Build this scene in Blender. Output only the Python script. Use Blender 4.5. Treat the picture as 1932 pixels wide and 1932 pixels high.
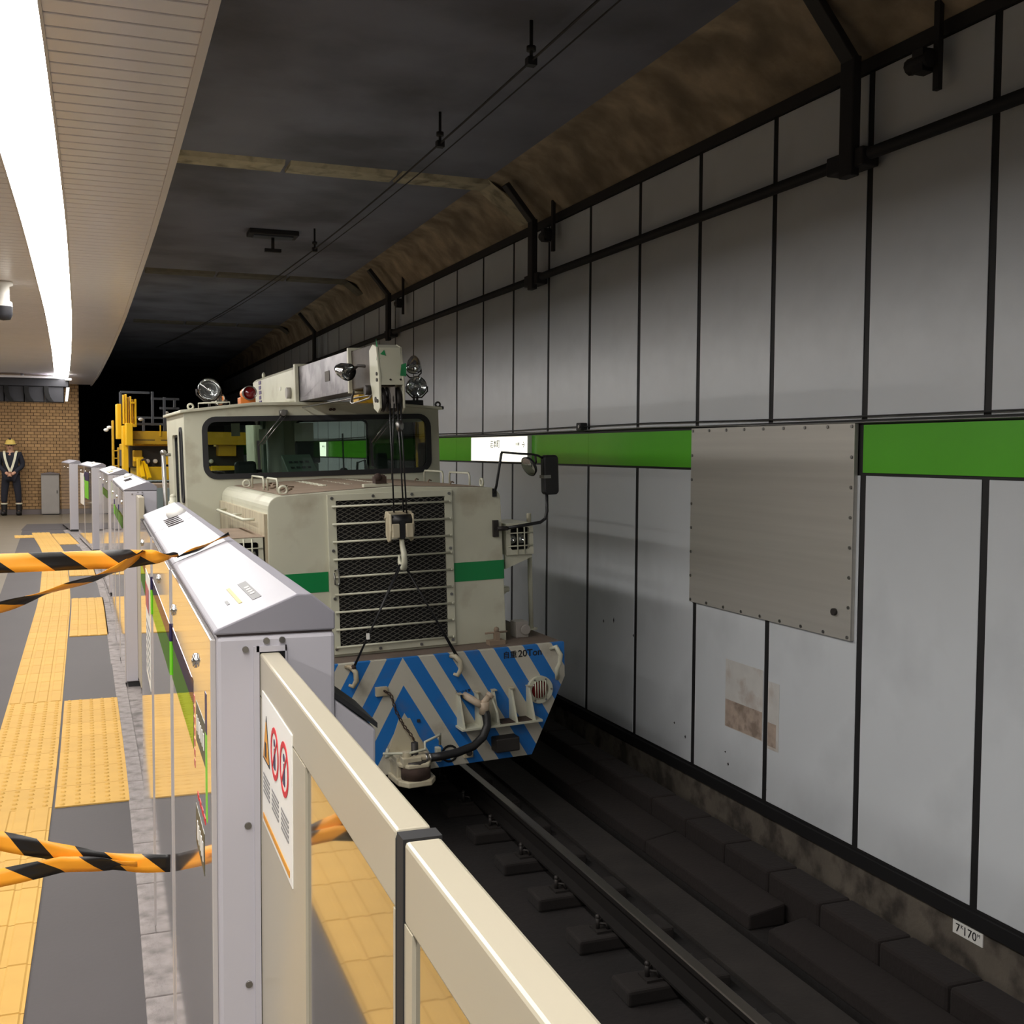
import bpy, math, random
from mathutils import Vector, Matrix
from mathutils.geometry import tessellate_polygon
random.seed(7)
for o in list(bpy.data.objects): bpy.data.objects.remove(o)
S = bpy.context.scene
COL = S.collection
PI = math.pi

# ------------------------------------------------------------------ camera, world, exposure
CAMZ = 1.5
YAW, PITCH, ROLL = math.radians(20.292), math.radians(3.1116), math.radians(0.35)
cam_d = bpy.data.cameras.new('camera'); cam = bpy.data.objects.new('camera', cam_d); COL.objects.link(cam)
cam_d.sensor_width = 36; cam_d.sensor_fit = 'HORIZONTAL'; cam_d.lens = 36*2084/1932; cam_d.clip_start = .02; cam_d.clip_end = 300
_d = Vector((math.sin(YAW)*math.cos(PITCH), math.cos(YAW)*math.cos(PITCH), -math.sin(PITCH)))
_r = Vector((math.cos(YAW), -math.sin(YAW), 0)); _u = _r.cross(_d)
_r2 = math.cos(ROLL)*_r + math.sin(ROLL)*_u; _u2 = -math.sin(ROLL)*_r + math.cos(ROLL)*_u
cam.matrix_world = Matrix(((_r2.x,_u2.x,-_d.x,0),(_r2.y,_u2.y,-_d.y,0),(_r2.z,_u2.z,-_d.z,CAMZ),(0,0,0,1)))
S.camera = cam
w = bpy.data.worlds.new('world'); S.world = w; w.use_nodes = True
w.node_tree.nodes['Background'].inputs[0].default_value = (.55,.6,.7,1)
w.node_tree.nodes['Background'].inputs[1].default_value = .0
S.view_settings.view_transform = 'Standard'; S.view_settings.look = 'None'
S.view_settings.gamma = 1; S.view_settings.use_curve_mapping = False
S.view_settings.exposure = 0.0
STRIP_POWER = 24.0       # radiance of the platform's tube-light strip and the added unseen one

# ------------------------------------------------------------------ helpers
def lin(c):
    return tuple((v/12.92 if v <= .04045 else ((v+.055)/1.055)**2.4) for v in c)
def rgb(r, g, b): return lin((r/255, g/255, b/255))
MATS = {}
def M(name, col, rough=.5, metal=0., noise=0., nscale=6., bump=0., bscale=40., dirt=None, rand=0., coat=0., emit=0., spec=.5, stretch=None):
    m = bpy.data.materials.new(name); m.use_nodes = True; MATS[name] = m
    nt = m.node_tree; N = nt.nodes; Lk = nt.links; b = N['Principled BSDF']
    b.inputs['Roughness'].default_value = rough; b.inputs['Metallic'].default_value = metal
    b.inputs['Specular IOR Level'].default_value = spec
    b.inputs['Coat Weight'].default_value = coat; b.inputs['Coat Roughness'].default_value = .05
    b.inputs['Base Color'].default_value = (*col, 1)
    cur = None
    def mix(fac, a, c, blend='MIX'):
        x = N.new('ShaderNodeMix'); x.data_type = 'RGBA'; x.blend_type = blend
        for s, v in ((x.inputs[0], fac), (x.inputs[6], a), (x.inputs[7], c)):
            if hasattr(v, 'is_output'): Lk.new(v, s)
            elif isinstance(v, (int, float)): s.default_value = v
            else: s.default_value = (*v, 1)
        return x.outputs[2]
    tc = N.new('ShaderNodeTexCoord'); co = tc.outputs['Object']
    if stretch:
        mp = N.new('ShaderNodeMapping'); mp.inputs['Scale'].default_value = stretch; Lk.new(co, mp.inputs[0]); co = mp.outputs[0]
    def noi(scale, det=4):
        n = N.new('ShaderNodeTexNoise'); n.inputs['Scale'].default_value = scale; n.inputs['Detail'].default_value = det
        Lk.new(co, n.inputs['Vector']); return n.outputs['Fac']
    def ramp(v, lo, hi):
        r = N.new('ShaderNodeMapRange'); r.inputs[1].default_value = lo; r.inputs[2].default_value = hi; Lk.new(v, r.inputs[0]); return r.outputs[0]
    if noise:
        cur = mix(ramp(noi(nscale), .3, .7), tuple(v*(1-noise) for v in col), tuple(min(1, v*(1+noise)) for v in col))
    if rand:
        oi = N.new('ShaderNodeObjectInfo'); base = cur if cur is not None else col
        r = ramp(oi.outputs['Random'], 0, 1)
        mm = N.new('ShaderNodeMath'); mm.operation = 'MULTIPLY_ADD'; Lk.new(r, mm.inputs[0]); mm.inputs[1].default_value = 2*rand; mm.inputs[2].default_value = 1-rand
        cc = N.new('ShaderNodeCombineColor')
        for i in range(3): Lk.new(mm.outputs[0], cc.inputs[i])
        cur = mix(1., base, cc.outputs[0], 'MULTIPLY')
    if dirt:
        dc, amt, sc, lo, hi = dirt
        f = ramp(noi(sc, 8), lo, hi)
        mm = N.new('ShaderNodeMath'); mm.operation = 'MULTIPLY'; Lk.new(f, mm.inputs[0]); mm.inputs[1].default_value = amt
        cur = mix(mm.outputs[0], cur if cur is not None else col, dc)
    if cur is not None: Lk.new(cur, b.inputs['Base Color'])
    if bump:
        bp = N.new('ShaderNodeBump'); bp.inputs['Strength'].default_value = bump; bp.inputs['Distance'].default_value = .01
        Lk.new(noi(bscale, 6), bp.inputs['Height']); Lk.new(bp.outputs[0], b.inputs['Normal'])
    if emit:
        b.inputs['Emission Color'].default_value = (*col, 1); b.inputs['Emission Strength'].default_value = emit
    return m
def glass_mat(name, tint=(1,1,1), ior=1.45, rough=0.):
    m = bpy.data.materials.new(name); m.use_nodes = True; nt = m.node_tree; N = nt.nodes
    N.remove(N['Principled BSDF']); out = N['Material Output']
    t = N.new('ShaderNodeBsdfTransparent'); t.inputs[0].default_value = (*tint, 1)
    g = N.new('ShaderNodeBsdfGlossy'); g.inputs['Roughness'].default_value = rough
    f = N.new('ShaderNodeFresnel'); f.inputs[0].default_value = ior
    x = N.new('ShaderNodeMixShader'); nt.links.new(f.outputs[0], x.inputs[0]); nt.links.new(t.outputs[0], x.inputs[1]); nt.links.new(g.outputs[0], x.inputs[2])
    nt.links.new(x.outputs[0], out.inputs[0]); MATS[name] = m; return m

def props(o, label=None, cat=None, group=None, kind=None):
    if label: o['label'] = label
    if cat: o['category'] = cat
    if group: o['group'] = group
    if kind: o['kind'] = kind
    return o
def empty(name, loc=(0,0,0), rz=0., label=None, cat=None, group=None):
    o = bpy.data.objects.new(name, None); COL.objects.link(o); o.location = loc; o.rotation_euler = (0,0,rz); o.empty_display_size = .1
    return props(o, label, cat, group)
class MB:
    def __init__(s): s.v = []; s.f = []; s.sm = []; s.mi = []; s.uv = {}
    def add(s, vs, fs, smooth=False, mi=0):
        n = len(s.v); s.v += [tuple(v) for v in vs]
        for f in fs: s.f.append(tuple(n+i for i in f)); s.sm.append(smooth); s.mi.append(mi)
        return s
    def box(s, a, b, mi=0, R=None):
        (x0,y0,z0),(x1,y1,z1) = a, b
        vs = [(x0,y0,z0),(x1,y0,z0),(x1,y1,z0),(x0,y1,z0),(x0,y0,z1),(x1,y0,z1),(x1,y1,z1),(x0,y1,z1)]
        if R is not None: vs = [R @ Vector(v) for v in vs]
        return s.add(vs, [(0,3,2,1),(4,5,6,7),(0,1,5,4),(1,2,6,5),(2,3,7,6),(3,0,4,7)], mi=mi)
    def bar(s, p0, p1, wx, wz, up=(0,0,1), mi=0):            # rectangular bar between two points
        p0, p1 = Vector(p0), Vector(p1); d = (p1-p0).normalized(); u = Vector(up); a = d.cross(u)
        if a.length < 1e-4: a = d.cross(Vector((1,0,0)))
        a.normalize(); u = a.cross(d); A = a*wx/2; U = u*wz/2
        vs = [p0-A-U,p0+A-U,p0+A+U,p0-A+U,p1-A-U,p1+A-U,p1+A+U,p1-A+U]
        return s.add(vs, [(0,1,2,3),(4,7,6,5),(0,4,5,1),(1,5,6,2),(2,6,7,3),(3,7,4,0)], mi=mi)
    def cyl(s, p0, p1, r, n=12, r2=None, caps=True, mi=0):
        p0, p1 = Vector(p0), Vector(p1); r2 = r if r2 is None else r2
        d = (p1-p0).normalized(); a = d.orthogonal().normalized(); b = d.cross(a)
        vs = []; 
        for p, q in ((p0, r), (p1, r2)):
            vs += [p+q*(math.cos(2*PI*i/n)*a+math.sin(2*PI*i/n)*b) for i in range(n)]
        s.add(vs, [(i,(i+1)%n,n+(i+1)%n,n+i) for i in range(n)], True, mi)
        if caps: s.add(vs, [tuple(reversed(range(n))), tuple(range(n,2*n))], False, mi)
        return s
    def tube(s, pts, r, n=8, closed=False, mi=0):
        pts = [Vector(p) for p in pts]; k = len(pts); rings = []; a = None
        for i, p in enumerate(pts):
            if closed: d = pts[(i+1)%k]-pts[i-1]
            else: d = pts[min(i+1,k-1)]-pts[max(i-1,0)]
            d.normalize()
            a = d.orthogonal() if a is None else a - d*a.dot(d)
            if a.length < 1e-5: a = d.orthogonal()
            a.normalize(); b = d.cross(a)
            rr = r[i] if isinstance(r, (list, tuple)) else r
            rings.append([p+rr*(math.cos(2*PI*j/n)*a+math.sin(2*PI*j/n)*b) for j in range(n)])
        vs = [v for R in rings for v in R]; fs = []
        for i in range(k if closed else k-1):
            i2 = (i+1)%k
            fs += [(i*n+j, i*n+(j+1)%n, i2*n+(j+1)%n, i2*n+j) for j in range(n)]
        s.add(vs, fs, True, mi)
        if not closed: s.add(vs, [tuple(reversed(range(n))), tuple(range((k-1)*n,k*n))], False, mi)
        return s
    def prism(s, poly, ax, a, b, mi=0, smooth=False):        # 2-D polygon (the two other axes in order) along axis ax
        def P(u, v, t): return {'x':(t,u,v),'y':(u,t,v),'z':(u,v,t)}[ax]
        n = len(poly); vs = [P(u,v,a) for u,v in poly]+[P(u,v,b) for u,v in poly]
        s.add(vs, [tuple(range(n)), tuple(reversed(range(n,2*n)))], False, mi)
        return s.add(vs, [(i,n+i,n+(i+1)%n,(i+1)%n) for i in range(n)], smooth, mi)
    def lathe(s, prof, c, ax, n=24, mi=0):                    # prof: (radius, distance along axis)
        c = Vector(c); d = Vector(ax).normalized(); a = d.orthogonal().normalized(); b = d.cross(a)
        vs = [c+d*t+r*(math.cos(2*PI*i/n)*a+math.sin(2*PI*i/n)*b) for r,t in prof for i in range(n)]
        fs = [(k*n+i,k*n+(i+1)%n,(k+1)*n+(i+1)%n,(k+1)*n+i) for k in range(len(prof)-1) for i in range(n)]
        return s.add(vs, fs, True, mi)
    def ball(s, c, r, n=12, sc=(1,1,1), mi=0):
        m = n//2; c = Vector(c)
        vs = [c+Vector((r*sc[0]*math.sin(PI*j/m)*math.cos(2*PI*i/n), r*sc[1]*math.sin(PI*j/m)*math.sin(2*PI*i/n), r*sc[2]*math.cos(PI*j/m))) for j in range(m+1) for i in range(n)]
        fs = [(j*n+i,(j+1)*n+i,(j+1)*n+(i+1)%n,j*n+(i+1)%n) for j in range(m) for i in range(n)]
        return s.add(vs, fs, True, mi)
    def holes(s, outer, hs, ax, t, th, mi=0):                 # flat plate with holes, thickness th along axis
        def P(u, v, q): return {'x':(q,u,v),'y':(u,q,v),'z':(u,v,q)}[ax]
        loops = [outer]+hs; flat = [p for l in loops for p in l]
        tri = tessellate_polygon([[Vector((u,v,0)) for u,v in l] for l in loops]); n = len(flat)
        vs = [P(u,v,t) for u,v in flat]+[P(u,v,t+th) for u,v in flat]
        fs = [tuple(x) for x in tri]+[tuple(n+i for i in reversed(x)) for x in tri]; k = 0
        for l in loops:
            m = len(l); fs += [(k+i,k+(i+1)%m,n+k+(i+1)%m,n+k+i) for i in range(m)]; k += m
        return s.add(vs, fs, False, mi)
    def build(s, name, mat, parent=None, loc=None, rot=None, bev=0., seg=2, **kw):
        me = bpy.data.meshes.new(name); me.from_pydata(s.v, [], s.f)
        for m in (mat if isinstance(mat, (list, tuple)) else [mat]): me.materials.append(MATS[m])
        me.polygons.foreach_set('use_smooth', s.sm); me.polygons.foreach_set('material_index', s.mi)
        me.update(); me.validate()
        o = bpy.data.objects.new(name, me); COL.objects.link(o)
        bmn = None
        import bmesh
        bmn = bmesh.new(); bmn.from_mesh(me); bmesh.ops.remove_doubles(bmn, verts=bmn.verts, dist=1e-6); bmesh.ops.recalc_face_normals(bmn, faces=bmn.faces); bmn.to_mesh(me); bmn.free()
        if loc is not None: o.location = loc
        if rot is not None: o.rotation_euler = rot
        if parent: o.parent = parent
        if bev:
            b = o.modifiers.new('bevel', 'BEVEL'); b.width = bev; b.segments = seg; b.limit_method = 'ANGLE'; b.angle_limit = .6
        return props(o, **kw)
def inst(o, loc=None, rot=None, parent=None, name=None):
    c = o.copy(); COL.objects.link(c)
    if loc is not None: c.location = loc
    if rot is not None: c.rotation_euler = rot
    if parent: c.parent = parent
    return c
def copy_tree(o, parent=None):
    c = o.copy(); COL.objects.link(c); c.parent = parent
    for ch in list(o.children): copy_tree(ch, c)
    return c
def rrect(x0, z0, x1, z1, r, n=6):
    out = []
    for cx, cz, a0 in ((x1-r,z1-r,0),(x0+r,z1-r,PI/2),(x0+r,z0+r,PI),(x1-r,z0+r,3*PI/2)):
        out += [(cx+r*math.cos(a0+PI/2*i/n), cz+r*math.sin(a0+PI/2*i/n)) for i in range(n+1)]
    return out
def circ(cx, cz, r, n=24): return [(cx+r*math.cos(2*PI*i/n), cz+r*math.sin(2*PI*i/n)) for i in range(n)]
def text(name, body, size, mat, parent, loc, rot, ext=.0008, ax='LEFT', shear=0, bold=0., **kw):
    cu = bpy.data.curves.new(name, 'FONT'); cu.body = body; cu.size = size; cu.extrude = ext; cu.align_x = ax; cu.align_y = 'CENTER'; cu.shear = shear; cu.resolution_u = 3; cu.offset = bold
    t = bpy.data.objects.new(name, cu); COL.objects.link(t)
    dg = bpy.context.evaluated_depsgraph_get(); dg.update()
    me = bpy.data.meshes.new_from_object(t.evaluated_get(dg)); bpy.data.objects.remove(t)
    me.materials.clear(); me.materials.append(MATS[mat])
    o = bpy.data.objects.new(name, me); COL.objects.link(o); o.location = loc; o.rotation_euler = rot
    if parent: o.parent = parent
    return props(o, **kw)
FRONT = (PI/2, 0, 0)              # print facing the camera end (-y)
SIDE = (PI/2, 0, -PI/2)           # print facing -x
def interp(tab, y):
    if y <= tab[0][0]: return tab[0][1]
    for (a, va), (b, vb) in zip(tab, tab[1:]):
        if y <= b: return va+(vb-va)*(y-a)/(b-a)
    return tab[-1][1]
def smooth(tab):
    def f(y): return (interp(tab,y-1)+interp(tab,y-.5)+interp(tab,y)+interp(tab,y+.5)+interp(tab,y+1))/5
    return f
goff = smooth([(5,0),(7.3,-.035),(12,-.11),(17.2,-.315),(21.6,-.73),(27.5,-1.1)])     # the platform edge bends away
coff = smooth([(5,0),(8.1,-.027),(13.5,-.125),(18.3,-.255),(24,-.44),(28,-.62),(34,-.95)])   # so does the ceiling above it
def trk(y): return 1.92-max(0, y-5.5)**2/260                                             # track centre line
def strip(mb, pts, ys, fx, mi=0):       # profile (x,z) swept along y with sideways offset fx(y)
    n = len(pts); vs = []
    for y in ys:
        vs += [(x+fx(y), y, z) for x, z in pts]
    fs = [(k*n+i, k*n+i+1, (k+1)*n+i+1, (k+1)*n+i) for k in range(len(ys)-1) for i in range(n-1)]
    mb.add(vs, fs, False, mi)
def frange(a, b, st):
    out = []; 
    while a < b-1e-6: out.append(round(a, 4)); a += st
    return out+[b]

# ------------------------------------------------------------------ materials
M('wall_panel', rgb(218,222,226), .28, noise=.03, nscale=1.2, dirt=(rgb(120,122,124), .25, 1.5, .5, .8), rand=.02)
M('joint_black', rgb(26,25,26), .6)
M('green_panel', rgb(96,190,48), .22, noise=.03, nscale=2)
M('steel_sheet', rgb(200,196,188), .42, .45, noise=.05, nscale=3, stretch=(1,.15,8))
M('bolt_steel', rgb(150,148,145), .35, 1.)
M('conc_brown', rgb(184,168,144), .9, noise=.25, nscale=5, bump=.8, bscale=18, dirt=(rgb(104,92,80), .7, 2.2, .38, .66))
M('conc_dirty', rgb(104,96,86), .9, noise=.2, nscale=3, bump=.4, dirt=(rgb(44,38,34), .8, 5, .45, .62))
M('tunnel_ceiling', rgb(140,143,158), .85, noise=.15, nscale=.8, bump=.3, bscale=12, dirt=(rgb(92,91,98), .7, .7, .45, .65))  # base colour lifted to grey-blue to stand in for light haze
M('plaster_pale', rgb(196,186,160), .9, noise=.15, nscale=5, dirt=(rgb(110,100,84), .7, 6, .5, .7))
M('track_bed', rgb(30,25,24), .95, noise=.2, nscale=3, bump=.5, bscale=25, dirt=(rgb(20,17,16), .8, 2, .4, .65))
M('track_strip', rgb(45,40,37), .95, noise=.2, nscale=4, bump=.4, dirt=(rgb(30,26,24), .7, 3, .4, .65))
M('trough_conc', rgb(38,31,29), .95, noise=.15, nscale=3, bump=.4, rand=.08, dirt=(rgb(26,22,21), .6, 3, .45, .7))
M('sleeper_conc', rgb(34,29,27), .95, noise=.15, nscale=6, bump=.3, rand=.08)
M('rail_steel', rgb(28,24,22), .7, .3, noise=.1)
M('rail_top', rgb(120,114,108), .38, 1.)
M('floor_grey', rgb(72,68,69), .62, spec=.2, noise=.06, nscale=1.5, bump=.05, bscale=60)
M('floor_beige', rgb(104,94,78), .5, noise=.06, nscale=2)
M('kerb_conc', rgb(138,131,129), .85, noise=.2, nscale=14, bump=.6, bscale=50, dirt=(rgb(66,60,58), .7, 10, .5, .68))
M('tactile', rgb(196,156,82), .7, spec=.2, noise=.04, nscale=8, rand=.05)
M('slat', rgb(243,240,246), .3, noise=.03, nscale=2)
M('soffit_back', rgb(120,116,116), .7)
M('soffit_trim', rgb(226,220,220), .4)
M('tube_light', (1,.97,.93), .5, emit=STRIP_POWER)
M('brick', rgb(164,130,88), .8, rand=.16, noise=.08, nscale=10)
M('mortar', rgb(84,62,42), .95)
M('skirting', rgb(110,100,98), .6)
M('grey_paint', rgb(150,144,138), .45, noise=.04)
M('gate_paint', rgb(186,183,190), .35, noise=.015, nscale=3)
M('gate_cap', rgb(142,140,148), .45, spec=.3, noise=.01)
M('gate_face', rgb(190,184,182), .07, .0, coat=1., spec=.8)
M('leaf_beige', rgb(184,176,156), .32, noise=.02, nscale=4)
M('leaf_sheet', rgb(176,170,156), .06, coat=1., spec=.7)
M('rubber', rgb(34,34,36), .6)
M('seam_dark', rgb(60,50,50), .7)
M('chrome', rgb(225,225,225), .08, 1.)
M('print_white', rgb(248,246,240), .4)
M('print_worn', rgb(206,204,200), .7, noise=.06, nscale=8, dirt=(rgb(170,150,136), .6, 6, .5, .66))
M('glue', rgb(178,160,146), .8, noise=.15, nscale=14, dirt=(rgb(120,104,92), .7, 9, .5, .62))
M('print_grey', rgb(140,138,138), .5)
M('label_grey', rgb(62,62,64), .5)
M('label_yellow', rgb(150,132,30), .5)
M('plaster_dull', rgb(112,108,98), .9, noise=.2)

M('print_salmon', rgb(206,110,96), .5)
M('print_orange', rgb(228,156,42), .5)
M('print_red', rgb(214,40,50), .5)
M('print_black', rgb(28,26,28), .5)
M('print_navy', rgb(46,40,84), .4)
M('print_lime', rgb(128,214,52), .4)
M('print_yellow', rgb(240,220,70), .4)
M('print_photo', rgb(78,82,66), .4, noise=.4, nscale=40)
M('cream', rgb(198,197,177), .42, noise=.05, nscale=2.5, dirt=(rgb(140,124,98), .5, 4, .56, .75))
M('cream_stained', rgb(190,181,156), .5, noise=.1, nscale=3, stretch=(1,4,.5), dirt=(rgb(132,108,78), .7, 5, .5, .72))
M('dust_brown', rgb(140,122,104), .85, noise=.12, nscale=5)
M('deck_brown', rgb(112,98,88), .85, noise=.15, nscale=5)
M('train_green', rgb(10,128,66), .4)
M('mesh_wire', rgb(96,93,86), .6)
M('black_void', rgb(16,15,15), .9)
M('black_paint', rgb(24,24,26), .45)
M('dark_steel', rgb(58,54,52), .55, .4, noise=.2)
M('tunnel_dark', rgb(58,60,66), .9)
M('back_wall_grey', rgb(120,116,112), .7)
M('under_black', rgb(18,17,17), .8)
M('rust', rgb(58,42,34), .85, noise=.3, nscale=12)
M('pipe_black', rgb(44,42,43), .6, noise=.1)
M('boom_grey', rgb(150,146,150), .38, .5, noise=.22, nscale=5, dirt=(rgb(86,82,88), .7, 4, .48, .6))
M('boom_dark', rgb(72,64,56), .6, 0., noise=.3, nscale=6)
M('mark_purple', rgb(74,56,110), .5)
M('flag_green', rgb(40,140,84), .5)
M('red_lens', rgb(120,12,18), .12, coat=1.)
M('orange_plastic', rgb(226,128,52), .4)
M('lens_glass', rgb(210,214,214), .06, .9)
M('hose_black', rgb(26,25,26), .5, bump=.2)
M('valve_pink', rgb(186,168,146), .55, noise=.15, nscale=20)
M('cab_green', rgb(128,152,138), .5)
M('cab_dark', rgb(58,64,62), .6)
M('paper', rgb(214,218,206), .6)
M('machine_yellow', rgb(224,176,10), .4, noise=.08, nscale=4)
M('machine_yellow_dull', rgb(196,152,20), .5, noise=.12, nscale=4)
M('machine_dark', rgb(50,46,42), .7)
M('frame_grey', rgb(78,82,90), .5)
M('wagon_teal', rgb(128,142,142), .6, noise=.1)
M('fabric_navy', rgb(36,36,46), .9)
M('fabric_navy_light', rgb(52,50,58), .9)
M('reflect_white', rgb(226,222,196), .4)
M('skin', rgb(196,148,122), .6)
M('boot', rgb(28,26,26), .6)
M('helmet_yellow', rgb(214,186,96), .4)
M('hair', rgb(20,18,18), .8)
M('monitor_black', rgb(40,40,46), .6)
M('camera_white', rgb(232,230,224), .4)
glass_mat('window_glass', (.84,.90,.87)); M('leaf_glass', rgb(92,88,78), .025, coat=1., spec=1.); glass_mat('clear_glass', (.95,.95,.95))
def film(name, col, rough=.03):       # thin coloured film on polished steel: a tinted mirror
    m = bpy.data.materials.new(name); m.use_nodes = True; nt = m.node_tree; N = nt.nodes; N.remove(N['Principled BSDF'])
    g = N.new('ShaderNodeBsdfGlossy'); g.inputs[0].default_value = (*col, 1); g.inputs['Roughness'].default_value = rough
    nt.links.new(g.outputs[0], N['Material Output'].inputs[0]); MATS[name] = m
film('gloss_lime', (.42,.72,.22)); film('gloss_navy', (.34,.28,.34))
def sign_mat():
    m = M('sign_lit', rgb(255,253,232), .4, emit=1.5); return m
sign_mat()
# painted chevrons of the buffer beam (flat paint, from the beam's own coordinates)
def chevron_mat():
    m = M('chevron', rgb(194,189,174), .45); nt = m.node_tree; N = nt.nodes; L = nt.links; b = N['Principled BSDF']
    tc = N.new('ShaderNodeTexCoord'); sp = N.new('ShaderNodeSeparateXYZ'); L.new(tc.outputs['Object'], sp.inputs[0])
    def ma(op, a, b_=None, c=None):
        n = N.new('ShaderNodeMath'); n.operation = op
        for i, v in enumerate((a, b_, c)):
            if v is None: continue
            if isinstance(v, (int, float)): n.inputs[i].default_value = v
            else: L.new(v, n.inputs[i])
        return n.outputs[0]
    x = ma('ABSOLUTE', ma('ADD', sp.outputs[0], .008)); q = ma('MULTIPLY_ADD', x, 1.72, sp.outputs[2])
    fr = ma('FRACT', ma('DIVIDE', ma('SUBTRACT', q, 1.042-.383*4), .383)); st = ma('LESS_THAN', fr, .5)
    low = ma('GREATER_THAN', q, .655); st = ma('MULTIPLY', st, low)
    nz = N.new('ShaderNodeTexNoise'); nz.inputs['Scale'].default_value = 5; nz.inputs['Detail'].default_value = 8; L.new(tc.outputs['Object'], nz.inputs[0])
    mx = N.new('ShaderNodeMix'); mx.data_type = 'RGBA'; L.new(st, mx.inputs[0]); mx.inputs[6].default_value = (*rgb(194,189,174),1); mx.inputs[7].default_value = (*rgb(28,112,190),1)
    mr = N.new('ShaderNodeMapRange'); mr.inputs[1].default_value = .55; mr.inputs[2].default_value = .8; L.new(nz.outputs[0], mr.inputs[0])
    d = N.new('ShaderNodeMix'); d.data_type = 'RGBA'; L.new(ma('MULTIPLY', mr.outputs[0], .55), d.inputs[0]); L.new(mx.outputs[2], d.inputs[6]); d.inputs[7].default_value = (*rgb(120,100,78),1)
    L.new(d.outputs[2], b.inputs['Base Color'])
chevron_mat()
def tape_mat():
    m = M('hazard_tape', rgb(255,170,50), .35); nt = m.node_tree; N = nt.nodes; L = nt.links; b = N['Principled BSDF']
    uv = N.new('ShaderNodeUVMap'); sp = N.new('ShaderNodeSeparateXYZ'); L.new(uv.outputs[0], sp.inputs[0])
    a = N.new('ShaderNodeMath'); a.operation = 'MULTIPLY_ADD'; L.new(sp.outputs[1], a.inputs[0]); a.inputs[1].default_value = .36; L.new(sp.outputs[0], a.inputs[2])
    f = N.new('ShaderNodeMath'); f.operation = 'FRACT'; L.new(a.outputs[0], f.inputs[0])
    g = N.new('ShaderNodeMath'); g.operation = 'LESS_THAN'; L.new(f.outputs[0], g.inputs[0]); g.inputs[1].default_value = .46
    mx = N.new('ShaderNodeMix'); mx.data_type = 'RGBA'; L.new(g.outputs[0], mx.inputs[0]); mx.inputs[6].default_value = (*rgb(255,170,46),1); mx.inputs[7].default_value = (*rgb(24,22,22),1)
    L.new(mx.outputs[2], b.inputs['Base Color'])
tape_mat()

# ------------------------------------------------------------------ the setting
YS = frange(-9, 40, 1.0)
# platform floor: grey sheet flooring by the gates, beige beyond, kerb stones along the edge
def beige_x(y): return interp([(-9,-.9),(5,-.9),(12.5,-1.02),(20.9,-1.36),(22,-1.42)], y)
fl = MB(); ys = frange(-9, 22.2, .6)
vs = []
for y in ys: vs += [(-7, y, 0), (beige_x(y), y, 0), (.09+goff(y), y, 0)]
fl.add(vs, [(k*3, k*3+1, k*3+4, k*3+3) for k in range(len(ys)-1)], mi=1); fl.add(vs, [(k*3+1, k*3+2, k*3+5, k*3+4) for k in range(len(ys)-1)], mi=0)
fl.add([(-7,22.2,0),(-.65,22.2,0),(-.5,27.6,0),(-7,27.6,0)], [(0,1,2,3)], mi=1)
fl.box((-1.45,22.2,.0), (-.68,24.0,.002), mi=0)
# body of the platform below
ys2 = frange(-9, 27.6, 1.2); vs = []
for y in ys2: vs += [(.09+goff(min(y,22.2)), y, 0), (.42+goff(min(y,22.2)), y, 0), (.42+goff(min(y,22.2)), y, -.25), (.3+goff(min(y,22.2)), y, -.3), (.3+goff(min(y,22.2)), y, -1.2)]
fl.add(vs, [(k*5+i, k*5+i+1, k*5+5+i+1, k*5+5+i) for k in range(len(ys2)-1) for i in range(4)], mi=2)
floor = fl.build('floor', ['floor_grey','floor_beige','kerb_conc'], kind='structure', label='grey platform floor with beige area at the far end')
y = 1.0
kn = 0
while y < 22:
    L_ = .42 if y < 8 else 1.26
    k = MB().box((0,.003,-.05), (.07,L_-.003,.006)); k.build('kerb_stone', 'kerb_conc', floor, (.088+goff(y+L_/2), y, 0), (0,0,math.atan2(-(goff(y+L_)-goff(y)), L_)), bev=.004)
    y += L_
# tactile tiles: one dome tile and one bar tile, copied
dome = MB().box((-.148,-.148,0),(.148,.148,.006))
for i in range(5):
    for j in range(5):
        cx, cy = -.12+.06*i, -.12+.06*j; n = 8
        vs = [(cx+r*math.cos(2*PI*q/n), cy+r*math.sin(2*PI*q/n), z) for r, z in ((.0125,.006),(.007,.0125)) for q in range(n)]
        dome.add(vs, [(q,(q+1)%n,n+(q+1)%n,n+q) for q in range(n)], True); dome.add(vs, [tuple(range(n,2*n))])
bars = MB().box((-.148,-.148,0),(.148,.148,.006))
for i in range(4):
    cx = -.111+.074*i
    bars.add([(cx-.029,-.147,.006),(cx+.029,-.147,.006),(cx+.029,.147,.006),(cx-.029,.147,.006),(cx-.024,-.145,.0095),(cx+.024,-.145,.0095),(cx+.024,.145,.0095),(cx-.024,.145,.0095)],
             [(4,5,6,7),(0,1,5,4),(1,2,6,5),(2,3,7,6),(3,0,4,7)])
proto = {'d': None, 'b': None}
def tile(k, x, y):
    a = math.atan2(-(goff(y+.15)-goff(y-.15)), .3)
    if proto[k] is None:
        proto[k] = (dome if k == 'd' else bars).build('tactile_tile', 'tactile', floor, (x+goff(y), y, 0), (0,0,a))
    else: inst(proto[k], (x+goff(y), y, 0), (0,0,a))
y = 4.92-.3*12+.15
while y < 21.3:
    tile('d' if 4.92 < y < 7.15 else 'b', -.365, y); y += .3
for a, n, k in ((4.92,7,'d'),(9.45,8,'b'),(14.0,8,'b'),(18.7,8,'b')):
    for i in range(n): tile(k, -.058, a+.15+.3*i)
for i in range(2): tile('b', -.66, 20.4+.3*i)

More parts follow.
